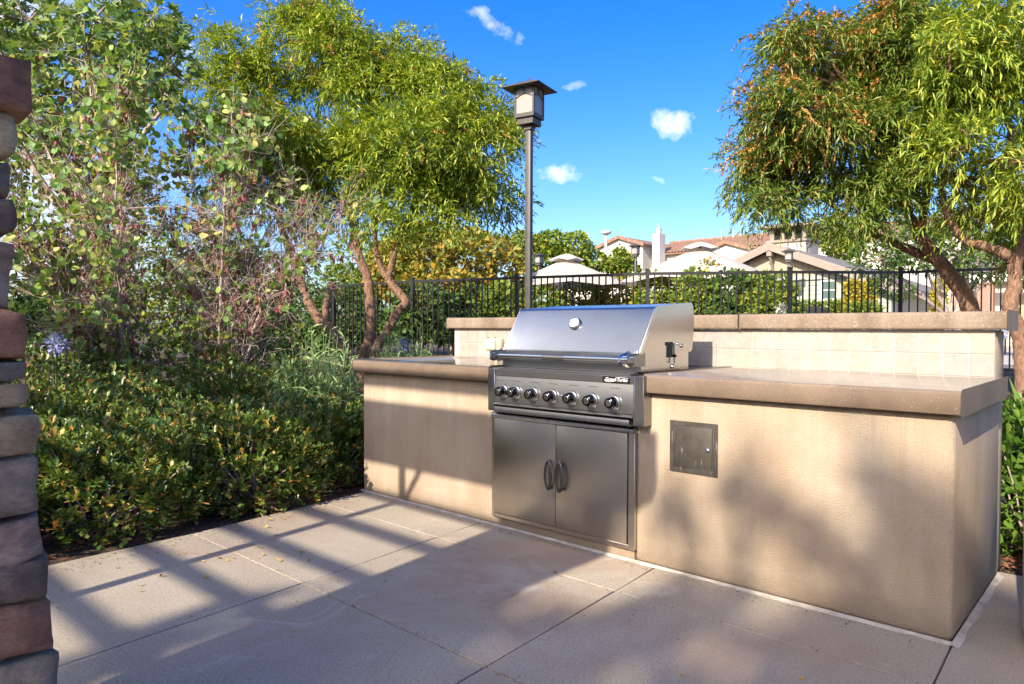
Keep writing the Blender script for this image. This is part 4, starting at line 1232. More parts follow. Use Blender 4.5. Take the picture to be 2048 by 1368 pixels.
def px_tree(name, label, blobs, D, limbs, leaf_len, n_spray, mat, trunk_parts, grp, n_ind=300, orange=None, tmpl=NARROW, droop=.5, twigs=True, per=13):
    b0 = trunk_parts[0][0]; base = at(*b0[0])
    tr = thing(name, (base[0], base[1], ground_z(base[0], base[1])), label, 'tree', grp)
    for i, (pts, r0, r1) in enumerate(trunk_parts):
        P_ = [at(*p_) for p_ in pts]
        if i in limbs.get('rooted', (0,)):
            g = P_[0].copy(); g[2] = ground_z(g[0], g[1]) - .05; g[:2] += (P_[0] - P_[1])[:2] * .4; P_ = [g] + P_
        mb_ = MB(); limb(mb_, P_, r0, r1, 12, 7, .004)
        part('trunk' if i in limbs.get('rooted', (0,)) else 'limb', mb_, 'bark_tan', tr)
    ends = [at(*pts[-1]) for pts, _, _ in trunk_parts]
    # branches out to the foliage masses
    mb_ = MB()
    tot = sum(b_[2] * b_[3] for b_ in blobs); PP = []; OO = []
    for b_ in blobs:
        px, py, rx, ry = b_[:4]; rd = b_[4] if len(b_) > 4 else (rx + ry) / 2 * D / FPX * 1.05; dd = b_[5] if len(b_) > 5 else RNG.uniform(-.5, .5)
        B = px_blob(px, py, rx, ry, D + dd, rd)
        e = min(ends, key=lambda q_: np.linalg.norm(q_ - B[0]))
        mid = (e + B[0]) / 2 + np.array([0, 0, .12]); path = limb(mb_, [e, mid, B[0]], .028, .010, 6, 5, .015)
        n = max(6, int(n_spray * rx * ry / tot))
        ncl = max(3, n // 52); K_, KO = cam_ell(ncl, B, .25); pick = RNG.integers(0, ncl, n)
        off = RNG.normal(0, 1, (n, 3)) * (.130, .130, .085); off[:, 2] += .02
        P_ = K_[pick] + off; O_ = off * 2.2 + KO[pick] / max(np.abs(KO).max(), .1) * .35; O_[:, 2] += .12; PP.append(P_); OO.append(O_)
        for k_2 in range(ncl):
            limb(mb_, [path[RNG.integers(len(path) // 2, len(path))], (B[0] + K_[k_2]) / 2 + RNG.normal(0, .04, 3), K_[k_2]], .011, .004, 5, 3, .008)
        for k in range(max(4, n // 22)):
            j_ = RNG.integers(n); t_ = P_[j_]; s_ = K_[pick[j_]]
            limb(mb_, [s_, (s_ + t_) / 2 + RNG.normal(0, .03, 3), t_], .005, .002, 4, 3, .006)
    part('branches', mb_, 'bark_tan', tr)['kind'] = 'stuff'
    PP = np.vstack(PP); OO = np.vstack(OO)
    # thin the mass into clumps with gaps
    keep = np.array([mnoise.noise(Vector(p_) * 2.6) + .5 * mnoise.noise(Vector(p_) * 6) > -.60 for p_ in PP])
    PP, OO = PP[keep], OO[keep]
    P_, R_, S_ = sprays(PP, OO, per, leaf_len, droop)
    leaves('crown', tmpl, P_, R_, S_, mat, tr, n_ind)
    if orange:
        fr, test = orange
        sel = np.array([test(*proj(p_)) for p_ in PP]) & (RNG.random(len(PP)) < fr)
        Q = PP[sel] + OO[sel] * .12
        if len(Q):
            P2, R2, S2 = sprays(Q, OO[sel], 26, leaf_len * .33, .6, .8, .20)
            leaves('seed_clusters', T_leaf(.3, .2, .1), P2, R2, S2, 'seed_orange', tr, 0)
    return tr


DL = 9.0
lblobs = [(470, 150, 70, 70), (560, 90, 75, 60), (650, 70, 65, 62), (700, 110, 70, 80), (620, 170, 70, 40), (790, 120, 60, 65), (820, 75, 24, 34), (760, 190, 80, 70), (860, 190, 80, 80),
          (930, 260, 75, 90), (990, 330, 55, 80), (1010, 270, 36, 44), (850, 300, 95, 80), (740, 290, 90, 80), (640, 310, 90, 70), (560, 260, 85, 60), (480, 240, 75, 65), (440, 190, 50, 60),
          (700, 380, 90, 60), (830, 380, 70, 50), (930, 390, 65, 50), (610, 400, 80, 50), (520, 350, 90, 70), (770, 440, 60, 30), (650, 30, 36, 22), (970, 210, 34, 50), (900, 440, 30, 26), (1000, 400, 28, 34)]
ltr = [([(728, 708, DL), (741, 664, DL), (737, 567, DL), (717, 510, DL), (706, 454, DL + .1), (700, 360, DL + .2)], .075, .045),
       ([(752, 700, DL - .2), (769, 672, DL - .2), (796, 625, DL - .2), (810, 601, DL - .2), (778, 562, DL - .1), (781, 540, DL), (795, 491, DL), (820, 437, DL), (850, 330, DL)], .066, .035),
       ([(684, 694, DL - .5), (665, 662, DL - .5), (640, 640, DL - .4), (618, 606, DL - .3), (596, 550, DL), (560, 440, DL + .1), (540, 330, DL + .2)], .070, .04),
       ([(773, 556, DL - .08), (764, 540, DL), (753, 503, DL), (746, 440, DL), (720, 300, DL), (660, 190, DL)], .040, .022),
       ([(650, 648, DL - .42), (652, 610, DL - .2), (655, 590, DL)], .040, .034)]
px_tree('willow_leaf_tree', 'multi-trunk tree with drooping narrow green leaves left of the lamp post', lblobs, DL, {'rooted': (0, 1, 2)}, .094, 8600, 'leaf_sumac', ltr,
        'narrow-leaved patio trees', orange=(.03, lambda x, y: y < 330), droop=.15)

DR = 8.0
rblobs = [(1500, 285, 42, 40), (1550, 260, 65, 45), (1575, 90, 40, 34), (1610, 80, 52, 40), (1580, 140, 34, 30), (1640, 140, 70, 60), (1720, 70, 75, 46), (1690, 150, 80, 70), (1800, 60, 70, 50), (1780, 150, 85, 80), (1620, 220, 85, 60), (1700, 250, 90, 70), (1600, 320, 85, 60),
          (1545, 350, 55, 50), (1540, 392, 48, 30), (1620, 375, 80, 40), (1700, 350, 90, 60), (1790, 270, 80, 70), (1790, 370, 70, 55), (1710, 410, 66, 34), (1870, 180, 80, 80), (1880, 60, 70, 55), (1870, 300, 60, 60),
          (1560, 200, 32, 30)]
rtr = [([(1940, 622, DR), (1911, 565, DR), (1867, 508, DR), (1840, 473, DR), (1823, 440, DR), (1775, 350, DR), (1720, 230, DR)], .105, .035),
       ([(1872, 520, DR + .05), (1823, 501, DR + .2), (1786, 484, DR + .3), (1720, 455, DR + .4), (1650, 400, DR + .4)], .060, .022),
       ([(1838, 470, DR), (1846, 440, DR), (1865, 300, DR), (1860, 200, DR + .1)], .050, .026)]
px_tree('willow_leaf_tree', 'leaning tree with rusty seed clusters and narrow leaves right of the sky', rblobs, DR, {'rooted': (0,)}, .098, 5300, 'leaf_sumac_olive', rtr,
        'narrow-leaved patio trees', orange=(.40, lambda x, y: x < 1820 and y < 330 and (x + y * .4) < 1830), tmpl=NARROW2, droop=.32)
DQ = 7.0
qblobs = [(1950, 80, 80, 70), (2030, 60, 70, 70), (2000, 170, 70, 60), (2070, 200, 60, 80), (1930, 180, 60, 60), (1940, 300, 60, 50), (2060, 330, 55, 70), (1935, 430, 45, 22), (2080, 470, 60, 60), (2120, 330, 80, 100), (2120, 120, 90, 90),
          (1900, 110, 40, 40), (1990, 20, 60, 40), (1960, 400, 45, 36), (2040, 420, 40, 40)]
qtr = [([(2046, 712, DQ), (2036, 660, DQ), (2020, 615, DQ), (2029, 571, DQ), (2027, 524, DQ), (2003, 504, DQ), (1963, 490, DQ + .1), (1937, 485, DQ + .2), (1895, 430, DQ + .3), (1880, 360, DQ + .4)], .085, .030),
       ([(2030, 540, DQ), (2040, 470, DQ + .1), (2016, 340, DQ + .2), (2024, 262, DQ + .2), (1990, 205, DQ + .3), (1975, 120, DQ + .3)], .055, .024)]
px_tree('willow_leaf_tree', 'crooked tree with bright green narrow leaves at the right edge', qblobs, DQ, {'rooted': (0,)}, .105, 1950, 'leaf_sumac', qtr,
        'narrow-leaved patio trees', orange=(.12, lambda x, y: y > 380), tmpl=NARROW2, droop=.32)


def blob_plant(name, label, cat, blobs, leaf_len, n, mat, tmpl, grp=None, stems=True, n_ind=0, bark='bark_grey', shell=.45, spread=.8, crown='crown', trunk_r=.05, forks=3):
    """tree or bush of leaf masses; blobs: (px, py, rx, ry, D, rd)"""
    cs = [px_blob(b_[0], b_[1], b_[2], b_[3], b_[4], b_[5]) for b_ in blobs]
    c0 = np.mean([c[0] for c in cs], axis=0); gz_ = ground_z(c0[0], c0[1])
    r = thing(name, (c0[0], c0[1], gz_), label, cat, grp)
    tot = sum(c[1] * c[2] + .5 * c[1] * c[3] for c in cs); PP = []; OO = []
    mb_ = MB(); top = c0.copy(); top[2] = gz_ + (min(c[0][2] for c in cs) - gz_) * .55
    limb(mb_, [(c0[0], c0[1], gz_ - .06), (c0[0] + .03, c0[1], (gz_ + top[2]) / 2), top], trunk_r, trunk_r * .7, 8, 4, .004)
    part('trunk', mb_, bark, r); mb_ = MB()
    for c in cs:
        k = max(30, int(n * (c[1] * c[2] + .5 * c[1] * c[3]) / tot)); P_, O_ = cam_ell(k, c, shell); PP.append(P_); OO.append(O_)
        limb(mb_, [top, (top + c[0]) / 2 + RNG.normal(0, .05, 3), c[0]], trunk_r * .5, trunk_r * .18, 6, 4, .01)
        for j in range(forks * 3):
            t_ = P_[RNG.integers(k)]; limb(mb_, [c[0], (c[0] + t_) / 2 + RNG.normal(0, .04, 3), t_], trunk_r * .16, trunk_r * .05, 4, 3, .01)
    part('branches', mb_, bark, r)['kind'] = 'stuff'
    PP = np.vstack(PP); OO = np.vstack(OO)
    keep = PP[:, 2] > np.array([ground_z(p_[0], p_[1]) + .02 for p_ in PP]); PP, OO = PP[keep], OO[keep]
    keep = np.array([mnoise.noise(Vector(p_) * (1.2 / max(.3, cs[0][1]))) > -.3 for p_ in PP]); PP, OO = PP[keep], OO[keep]
    d = OO / np.linalg.norm(OO, axis=1, keepdims=True) + RNG.normal(0, spread, OO.shape); d[:, 2] -= .1
    leaves(crown, tmpl, PP, frames(d, RNG.normal(0, 1.0, len(d))), leaf_len * RNG.uniform(.65, 1.25, len(PP)), mat, r, n_ind)
    return r


# tall tree with star-shaped leaves, upper left
blob_plant('maple_leaf_tree', 'tall tree with star-shaped leaves and pale trunk at the upper left', 'tree',
           [(60, 40, 110, 80, 7.5, .7), (190, 40, 100, 70, 7.4, .6), (290, 70, 80, 70, 7.3, .5), (340, 120, 48, 60, 7.3, .4), (150, 130, 110, 70, 7.5, .6), (260, 170, 80, 60, 7.4, .5), (20, 120, 90, 90, 7.6, .6),
            (310, 40, 50, 40, 7.3, .4), (120, 240, 100, 60, 7.7, .5), (-60, 60, 120, 140, 7.6, .8), (40, 260, 90, 70, 7.8, .5), (340, 200, 36, 30, 7.3, .3)],
           .135, 3800, 'leaf_star', STAR, n_ind=300, trunk_r=.09, spread=.7)

# ---- redbud: many fine stems, round leaves, maroon pods
DB = 6.0
rb_base = [at(240, 745, DB), at(430, 735, DB + .2)]
rb = thing('redbud_shrub', (rb_base[0][0], rb_base[0][1], ground_z(rb_base[0][0], rb_base[0][1])), 'large twiggy shrub with round leaves and maroon seed pods behind the low hedge', 'shrub')
LP, LD, PP_, PD = [], [], [], []
tw = MB()
fan = [(-60, 300, 0), (40, 180, 0), (110, 260, 0), (150, 150, 0), (215, 250, 0), (250, 175, 0), (300, 300, 0), (360, 260, 1), (390, 330, 1), (455, 240, 1), (520, 280, 1), (560, 370, 1), (600, 420, 1), (650, 480, 1), (-20, 430, 0), (60, 500, 0),
       (500, 520, 1), (330, 420, 1), (180, 420, 0), (690, 440, 1), (430, 330, 1), (20, 340, 0)]
for (px, py, bi) in fan:
    b_ = rb_base[bi].copy(); b_[2] = ground_z(b_[0], b_[1]) - .04; b_[:2] += RNG.normal(0, .05, 2)
    tip = at(px + RNG.normal(0, 12), py + RNG.normal(0, 12), DB + RNG.uniform(-.6, .8))
    mid = b_ + (tip - b_) * .45; mid[2] += .22; mid[:2] -= (tip - b_)[:2] * .12
    st_ = MB(); path = limb(st_, [b_, (b_ + mid) / 2 + RNG.normal(0, .02, 3), mid, (mid + tip) / 2 + RNG.normal(0, .04, 3), tip], .020, .005, 7, 5, .006)
    part('stem', st_, 'bark_grey', rb)
    n = len(path)
    for k in range(44):
        i = RNG.integers(int(n * .22), n); s_ = path[i]
        d = (path[min(i + 1, n - 1)] - path[i - 1]); d /= np.linalg.norm(d); d = d * .8 + RNG.normal(0, .55, 3); d[2] += .1; d /= np.linalg.norm(d)
        L = RNG.uniform(.25, .65) * (1.1 - .4 * i / n); e = s_ + d * L; mdl = (s_ + e) / 2 + RNG.normal(0, .03, 3)
        tp = limb(tw, [s_, mdl, e], .0050, .0020, 4, 3, .004)
        for j in range(7):
            a_ = tp[RNG.integers(1, len(tp))]; dd = d * .6 + RNG.normal(0, .6, 3); dd /= np.linalg.norm(dd); l2 = RNG.uniform(.08, .26); e2 = a_ + dd * l2
            tw.tube([a_, (a_ + e2) / 2 + RNG.normal(0, .012, 3), e2], [.0026, .002, .0013], 3, False)
            hgt = (e2[2] - .6) / 2.2; qx, qy = proj(e2); bare = .30 if (qy > 330 and 230 < qx < 720) else (.75 if qy > 330 else 1.0)
            for q_ in range(RNG.poisson(bare * (.6 + 1.6 * max(0, min(1, hgt))))):
                LP.append(a_ + (e2 - a_) * RNG.random() + RNG.normal(0, .012, 3)); LD.append(RNG.normal(0, .6, 3) + np.array([0, 0, -.75]) + dd * .3)
            if RNG.random() < .16:
                for q_ in range(5): PP_.append(a_ + RNG.normal(0, .014, 3)); PD.append(RNG.normal(0, .4, 3) + np.array([0, 0, -.6]))
part('twigs', tw, 'bark_grey', rb)['kind'] = 'stuff'
LP = np.array(LP); LD = np.array(LD)
leaves('crown', ROUND, LP, frames(LD, RNG.normal(0, .9, len(LP))), RNG.uniform(.040, .076, len(LP)), 'leaf_redbud', rb, 300)
PP_ = np.array(PP_); PD = np.array(PD)
leaves('seed_pods', T_leaf(.13, .2, .1), PP_, frames(PD), RNG.uniform(.05, .09, len(PP_)), 'pod_maroon', rb, 0)
print('redbud leaves', len(LP))

# ---- low hedge of hawthorn shrubs along the patio edge
hedge = [(-.50, -2.35, .62, .58), (-.42, -1.45, .60, .56), (-.46, -.60, .60, .60), (-.58, .22, .56, .54), (-.66, .95, .50, .46), (-1.45, -2.3, .66, .68), (-1.4, -1.2, .68, .68), (-1.5, -.1, .66, .72), (-1.75, .30, .45, .50), (-2.5, -1.4, .70, .74), (-2.5, -.2, .70, .80), (-3.0, .75, .60, .70)]
names_h = ['hawthorn shrub with bronze tips at the near end of the hedge, beside the stone pillar', 'low hawthorn shrub in the front row of the hedge, second from the pillar',
           'low hawthorn shrub in the front row of the hedge, third from the pillar', 'dark hawthorn shrub in the front row next to the dry grass tuft', 'dark hawthorn shrub in the front row against the counter end',
           'leafy hawthorn shrub in the middle row, nearest the pillar', 'leafy hawthorn shrub in the middle row, second from the pillar', 'leafy hawthorn shrub in the middle row, third from the pillar', 'leafy hawthorn shrub in the middle row, in front of the pale sage',
           'hawthorn shrub in the back row, nearest the pillar', 'hawthorn shrub in the middle of the back row at the redbud stems', 'hawthorn shrub at the far end of the back row']
for i, (cx_, cy_, r_, h_) in enumerate(hedge):
    g = ground_z(cx_, cy_)
    sh = thing('hawthorn_shrub', (cx_, cy_, g), names_h[i], 'shrub', 'hawthorn shrubs of the low hedge')
    n = 1500 if cx_ > -1 else 1000
    a = RNG.uniform(0, 2 * math.pi, n); u = RNG.random(n)
    # skin of a rounded box standing on the ground
    th_ = np.arccos(1 - u * 1.0); k = RNG.uniform(.72, 1.06, n)
    lump = np.array([1 + .16 * mnoise.noise(Vector((math.cos(aa) * 2.2 + i * 3, math.sin(aa) * 2.2, tt_ * 2.2))) for aa, tt_ in zip(a, th_)])
    sxy = np.sin(th_) ** .55; P_ = np.stack([cx_ + r_ * sxy * np.cos(a) * k * lump, cy_ + r_ * sxy * np.sin(a) * k * lump, g + (h_ * np.cos(th_) ** .8) * k * lump + .02], 1)
    P_[:, 0] = np.minimum(P_[:, 0], .10 - .06 * P_[:, 1] + RNG.normal(0, .025, n))
    okk = ~((P_[:, 0] > -.06) & (P_[:, 1] > -.06)); P_ = P_[okk]; a = a[okk]; th_ = th_[okk]; n = len(P_)
    O_ = np.stack([np.sin(th_) * np.cos(a), np.sin(th_) * np.sin(a), np.cos(th_) + .35], 1); O_ /= np.linalg.norm(O_, axis=1, keepdims=True)
    per = 7
    ang = (np.arange(per) * 2.4)[None, :] + RNG.uniform(0, 6, (n, 1))
    e1 = np.cross(O_, (0.3, .2, 1)); e1 /= np.linalg.norm(e1, axis=1, keepdims=True); e2 = np.cross(O_, e1)
    tilt = RNG.uniform(.35, 1.0, (n, per)); O_j = O_ + RNG.normal(0, .35, O_.shape)
    d = O_j[:, None, :] * np.cos(tilt)[:, :, None] + np.sin(tilt)[:, :, None] * (e1[:, None, :] * np.cos(ang)[:, :, None] + e2[:, None, :] * np.sin(ang)[:, :, None])
    base = P_[:, None, :] + O_[:, None, :] * (np.arange(per) * -.006)[None, :, None]
    S_ = RNG.uniform(.026, .058, (n, per))
    d = d.reshape(-1, 3); leaves('foliage', OBOV, base.reshape(-1, 3), frames(d, RNG.normal(0, .25, len(d))), S_.reshape(-1), 'leaf_hawthorn', sh, 300 if cx_ > -1 else (120 if cx_ > -2 else 0))
    mb_ = MB()
    for j in range(16):
        t_ = P_[RNG.integers(n)]; limb(mb_, [(cx_ + RNG.normal(0, .05), cy_ + RNG.normal(0, .05), g - .03), (cx_ * .5 + t_[0] * .5, cy_ * .5 + t_[1] * .5, g + (t_[2] - g) * .4), t_], .010, .003, 5, 3, .006)
    part('stems', mb_, 'bark_grey', sh)['kind'] = 'stuff'
    # berry / spent flower clusters
    sel = RNG.random(n) < .018; Q = P_[sel] + O_[sel] * .03
    if len(Q):
        QQ = np.repeat(Q, 26, 0) + RNG.normal(0, .018, (len(Q) * 26, 3)); leaves('spent_flowers', T_leaf(.45, .3, .1), QQ, frames(RNG.normal(0, 1, QQ.shape)), RNG.uniform(.006, .012, len(QQ)), 'litter_brown', sh, 0)


def tuft(name, label, cat, px, py, D, spread, height, n, L, mat, tmpl, grp=None, up=.6, flowers=None):
    q_ = at(px, py, D); g = ground_z(q_[0], q_[1]); r = thing(name, (q_[0], q_[1], g), label, cat, grp)
    st_ = MB(); PP = []; OO = []
    for k in range(n):
        a_ = RNG.uniform(0, 2 * math.pi); rr = spread * math.sqrt(RNG.random()); e = np.array([q_[0] + rr * math.cos(a_), q_[1] + rr * math.sin(a_), g + height * RNG.uniform(.55, 1.05) * (1 - .4 * (rr / spread) ** 2)])
        b_ = np.array([q_[0] + rr * .5 * math.cos(a_), q_[1] + rr * .5 * math.sin(a_), g - .02]); st_.tube([b_, (b_ + e) / 2 + RNG.normal(0, .02, 3), e], [.004, .003, .002], 3, False)
        for j in range(14):
            t_ = .25 + .75 * j / 13; PP.append(b_ + (e - b_) * t_); o_ = RNG.normal(0, .7, 3); o_[2] = abs(o_[2]) * up + .2; OO.append(o_)
    part('stems', st_, 'leaf_sage', r)['kind'] = 'stuff'
    PP = np.array(PP); OO = np.array(OO); leaves('foliage', tmpl, PP, frames(OO), L * RNG.uniform(.6, 1.2, len(PP)), mat, r, 150)
    if flowers:
        fpx, fpy, fd, fm, fr = flowers; c = at(fpx, fpy, fd); st2 = MB().tube([(c[0], c[1], g), c], .006, 6); fl = part('flower_stalk', st2, 'leaf_strap', r)
        d = RNG.normal(size=(150, 3)); d /= np.linalg.norm(d, axis=1, keepdims=True); leaves('flower_head', T_leaf(.32, .3, .1), c + d * fr * RNG.uniform(.2, .8, (150, 1)), frames(d + RNG.normal(0, .5, d.shape)), RNG.uniform(.25, .5, 150) * fr, fm, r, 0)
    return r


SL = T_leaf(.10, .3, .15)
tuft('sage_bush', 'pale green narrow-leaved bush at the foot of the left tree', 'bush', 640, 760, 5.5, .42, 1.05, 210, .085, 'leaf_sage', SL, 'pale sage bushes')
tuft('sage_bush', 'pale green bush with blue flower head beside the counter end', 'bush', 805, 745, 7.0, .42, 1.02, 130, .085, 'leaf_sage', SL, 'pale sage bushes', .6, (806, 690, 7.0, 'petal_blue', .075))
tuft('sage_bush', 'small pale green bush left of the sage by the tree', 'bush', 570, 775, 5.3, .28, .80, 60, .08, 'leaf_sage', SL, 'pale sage bushes')
tuft('agapanthus', 'lilac-blue flower clump behind the near hedge, beside the pillar', 'flower', 110, 740, 5.0, .25, .4, 26, .12, 'leaf_strap', SL, None, 1.2, (112, 690, 4.9, 'petal_blue', .09))
tuft('agapanthus', 'white flower head standing at the fence post behind the counter cap', 'flower', 1562, 640, 9.5, .2, .5, 20, .14, 'leaf_strap', SL, None, 1.2, (1562, 617, 9.5, 'petal_white', .09))
# strap leaves and shrub right of the counter
STRAP = T_leaf(.032, .4, .25, .4)
q = np.array([3.34, 1.95, 0]); g = ground_z(q[0], q[1])
sp2 = thing('strap_leaf_plant', (q[0], q[1], g), 'bright green strap-leaved clump behind the right end of the counter', 'plant')
n = 130; d = RNG.normal(0, .45, (n, 3)); d[:, 2] = RNG.uniform(.6, 1.2, n)
leaves('foliage', STRAP, np.tile([q[0], q[1], g], (n, 1)) + RNG.normal(0, .14, (n, 3)) * (1, 1, 0), frames(d, RNG.normal(0, .6, n)), RNG.uniform(.55, .98, n), 'leaf_strap', sp2, 100)
for i, (cx_, cy_, r_, h_) in enumerate(((3.46, 1.42, .27, .78), (3.95, 1.62, .40, .85))):
    g = ground_z(cx_, cy_)
    sh = thing('leafy_shrub', (cx_, cy_, g), ('low leafy shrub at the right end of the counter', 'leafy shrub behind the round bin at the right edge')[i], 'shrub')
    n = 1500; dd, on = ell_pts(n, (cx_, cy_, g + h_ * .5), (r_, r_, h_ * .55), .5); dd[:, 2] = np.maximum(dd[:, 2], g + .03)
    o_ = on + RNG.normal(0, .6, on.shape); o_[:, 2] += .3
    leaves('foliage', OBOV, dd, frames(o_), RNG.uniform(.04, .085, n), 'leaf_strap', sh, 200)
    mb_ = MB()
    for j in range(10): limb(mb_, [(cx_, cy_, g - .02), (cx_ + on[j][0] * .1, cy_ + on[j][1] * .1, g + .2), dd[j]], .008, .003, 5, 3, .006)
    part('stems', mb_, 'bark_grey', sh)['kind'] = 'stuff'

# ---- beyond the fence
G = 'trees and bushes beyond the fence'
blob_plant('leafy_tree', 'yellow-green tree mass with turning orange leaves left of the lamp post', 'tree', [(850, 500, 70, 50, 16, .9), (930, 520, 70, 60, 16.5, .9), (790, 540, 60, 60, 16, .8), (1000, 540, 50, 60, 17, .7), (870, 580, 90, 50, 15.5, .8), (960, 590, 60, 40, 16, .7)], .16, 6500, 'leaf_autumn', BROAD, G, trunk_r=.07)
blob_plant('leafy_tree', 'bright green tree top showing over the fence left of the lamp post', 'tree', [(850, 470, 60, 26, 22, 1.0), (980, 490, 60, 26, 24, 1.0), (920, 480, 50, 26, 23, 1.0), (800, 500, 50, 40, 22, 1)], .17, 4200, 'leaf_far', OVAL, G, trunk_r=.1)
blob_plant('leafy_tree', 'round green tree between the lamp post and the white gabled building', 'tree', [(1040, 490, 34, 26, 36, 1.2), (1100, 490, 40, 26, 36, 1.3), (1150, 500, 38, 34, 36, 1.3), (1175, 525, 40, 24, 36, 1.2), (1090, 520, 60, 26, 36, 1.4)], .26, 6000, 'leaf_far', OVAL, G, trunk_r=.14)
blob_plant('leafy_tree', 'small round green tree in front of the white gable', 'tree', [(1238, 525, 30, 27, 40, 1.0), (1262, 545, 18, 18, 40, .7)], .24, 2600, 'leaf_far', OVAL, G, trunk_r=.12)
blob_plant('leafy_tree', 'dark green tree behind the leaning right trunk', 'tree', [(1760, 520, 55, 45, 15, .8), (1830, 490, 60, 50, 15, .8), (1900, 500, 60, 55, 15.5, .8), (1790, 565, 40, 34, 15, .6), (1960, 520, 50, 50, 16, .7), (1985, 450, 60, 50, 16, .8), (2050, 480, 60, 60, 16, .8), (1860, 440, 60, 40, 15.5, .7), (1950, 400, 60, 50, 16, .8)], .16, 6500, 'leaf_far_dark', T_leaf(.16, .3, .15), G, trunk_r=.10)
blob_plant('leafy_tree', 'small yellow-green tree beside the turret', 'tree', [(1668, 480, 26, 30, 44, 1.0), (1690, 500, 24, 20, 44, 1.0), (1660, 455, 18, 18, 44, .8)], .28, 2200, 'leaf_far', OVAL, G, trunk_r=.12)
bushes = [(845, 625, 75, 56, 14.5, 'leaf_far_dark', 'dark green bush behind the fence beside the left tree'), (945, 625, 70, 54, 15, 'leaf_far_dark', 'dark green bush behind the fence left of the grill'), (1085, 605, 50, 34, 17, 'leaf_far', 'yellow-green bush behind the fence under the shaded umbrella'),
          (1160, 600, 50, 38, 18, 'leaf_far', 'pale green bush behind the fence right of the lamp post'), (1235, 595, 46, 44, 18, 'leaf_autumn', 'bronze-tipped bush behind the fence left of its middle post'), (1310, 592, 44, 48, 15.5, 'leaf_far', 'leafy green bush behind the fence right of its middle post'),
          (1390, 590, 46, 50, 14, 'leaf_far', 'leafy green bush behind the fence under the sunny umbrella pole'), (1460, 592, 46, 50, 13.6, 'leaf_far_dark', 'dense green bush behind the fence left of the clubhouse window'), (1535, 590, 50, 46, 13.4, 'leaf_far', 'dense green bush behind the fence next to the black post'),
          (1415, 540, 44, 16, 15.5, 'leaf_autumn', 'orange-tipped bush top under the sunny umbrella'), (700, 630, 80, 62, 16.5, 'leaf_far_dark', 'dark bush behind the fence between the left tree trunks'), (600, 630, 85, 70, 16.8, 'leaf_far_dark', 'dark bush behind the left end of the fence'), (470, 590, 120, 110, 17, 'leaf_far', 'tall sunlit bush glimpsed behind the redbud'), (250, 560, 170, 110, 15, 'leaf_far', 'broad sunlit bush glimpsed behind the redbud stems'),
          (10, 600, 120, 90, 12, 'leaf_far_dark', 'green bush behind the stone pillar at the left edge'), (715, 530, 60, 70, 17.5, 'leaf_far', 'yellow-green bush between the left tree trunks above the fence'), (1010, 612, 50, 46, 15, 'leaf_far', 'green bush behind the fence left of the lamp post foot'), (130, 640, 120, 60, 13, 'leaf_far', 'sunlit low bush behind the blue flowers'),
          (640, 600, 110, 70, 21, 'leaf_far_dark', 'tall dark hedge bush far behind the left tree trunks'), (780, 610, 110, 66, 20, 'leaf_far_dark', 'dark hedge bush far behind the crooked left trunk'), (900, 620, 110, 60, 19.5, 'leaf_far_dark', 'dark hedge bush far behind the fence left of the backsplash'), (1000, 625, 80, 50, 19, 'leaf_far_dark', 'dark hedge bush far behind the fence at the lamp post')]
for (px, py, rx, ry, D, mt, lab) in bushes:
    blob_plant('garden_bush', lab, 'bush', [(px, py, rx, ry, D, .7), (px - rx * .5, py + ry * .5, rx * .6, ry * .6, D - .2, .5), (px + rx * .5, py + ry * .55, rx * .6, ry * .6, D - .2, .5)], .125, int(1500 + .22 * rx * ry), mt, OVAL, G, trunk_r=.03)
for (px, D, lab) in ((1703, 25, 'left clipped yellow hedge column in front of the clubhouse wing'), (1738, 26, 'right clipped yellow hedge column in front of the clubhouse wing'), (1877, 26, 'clipped yellow hedge column behind the leaning trunk')):
    blob_plant('yellow_hedge', lab, 'hedge', [(px, 590, 15, 30, D, .3), (px, 612, 15, 26, D, .3), (px, 575, 13, 16, D, .3)], .12, 1500, 'leaf_yellow', OVAL, 'clipped yellow hedge columns', trunk_r=.03)
for (px, D, lab) in ((1612, 27, 'clipped low green hedge left of the pool bin'), (1668, 27, 'clipped low green hedge right of the pool bin'), (1725, 24, 'low green hedge at the foot of the yellow hedge columns')):
    blob_plant('low_hedge', lab, 'hedge', [(px, 615, 32, 14, D, .5), (px + 14, 618, 24, 14, D, .5)], .12, 1300, 'leaf_far', OVAL, 'clipped low hedges', trunk_r=.03)

# ---- shade tree behind the viewer: its dappled shadow falls on the wall and patio
def ony(px, py, y):
    k = FW + RT * (px - 1024) / FPX - UP * (py - 684) / FPX
    return CAM + k * (y - CAM[1]) / k[1]


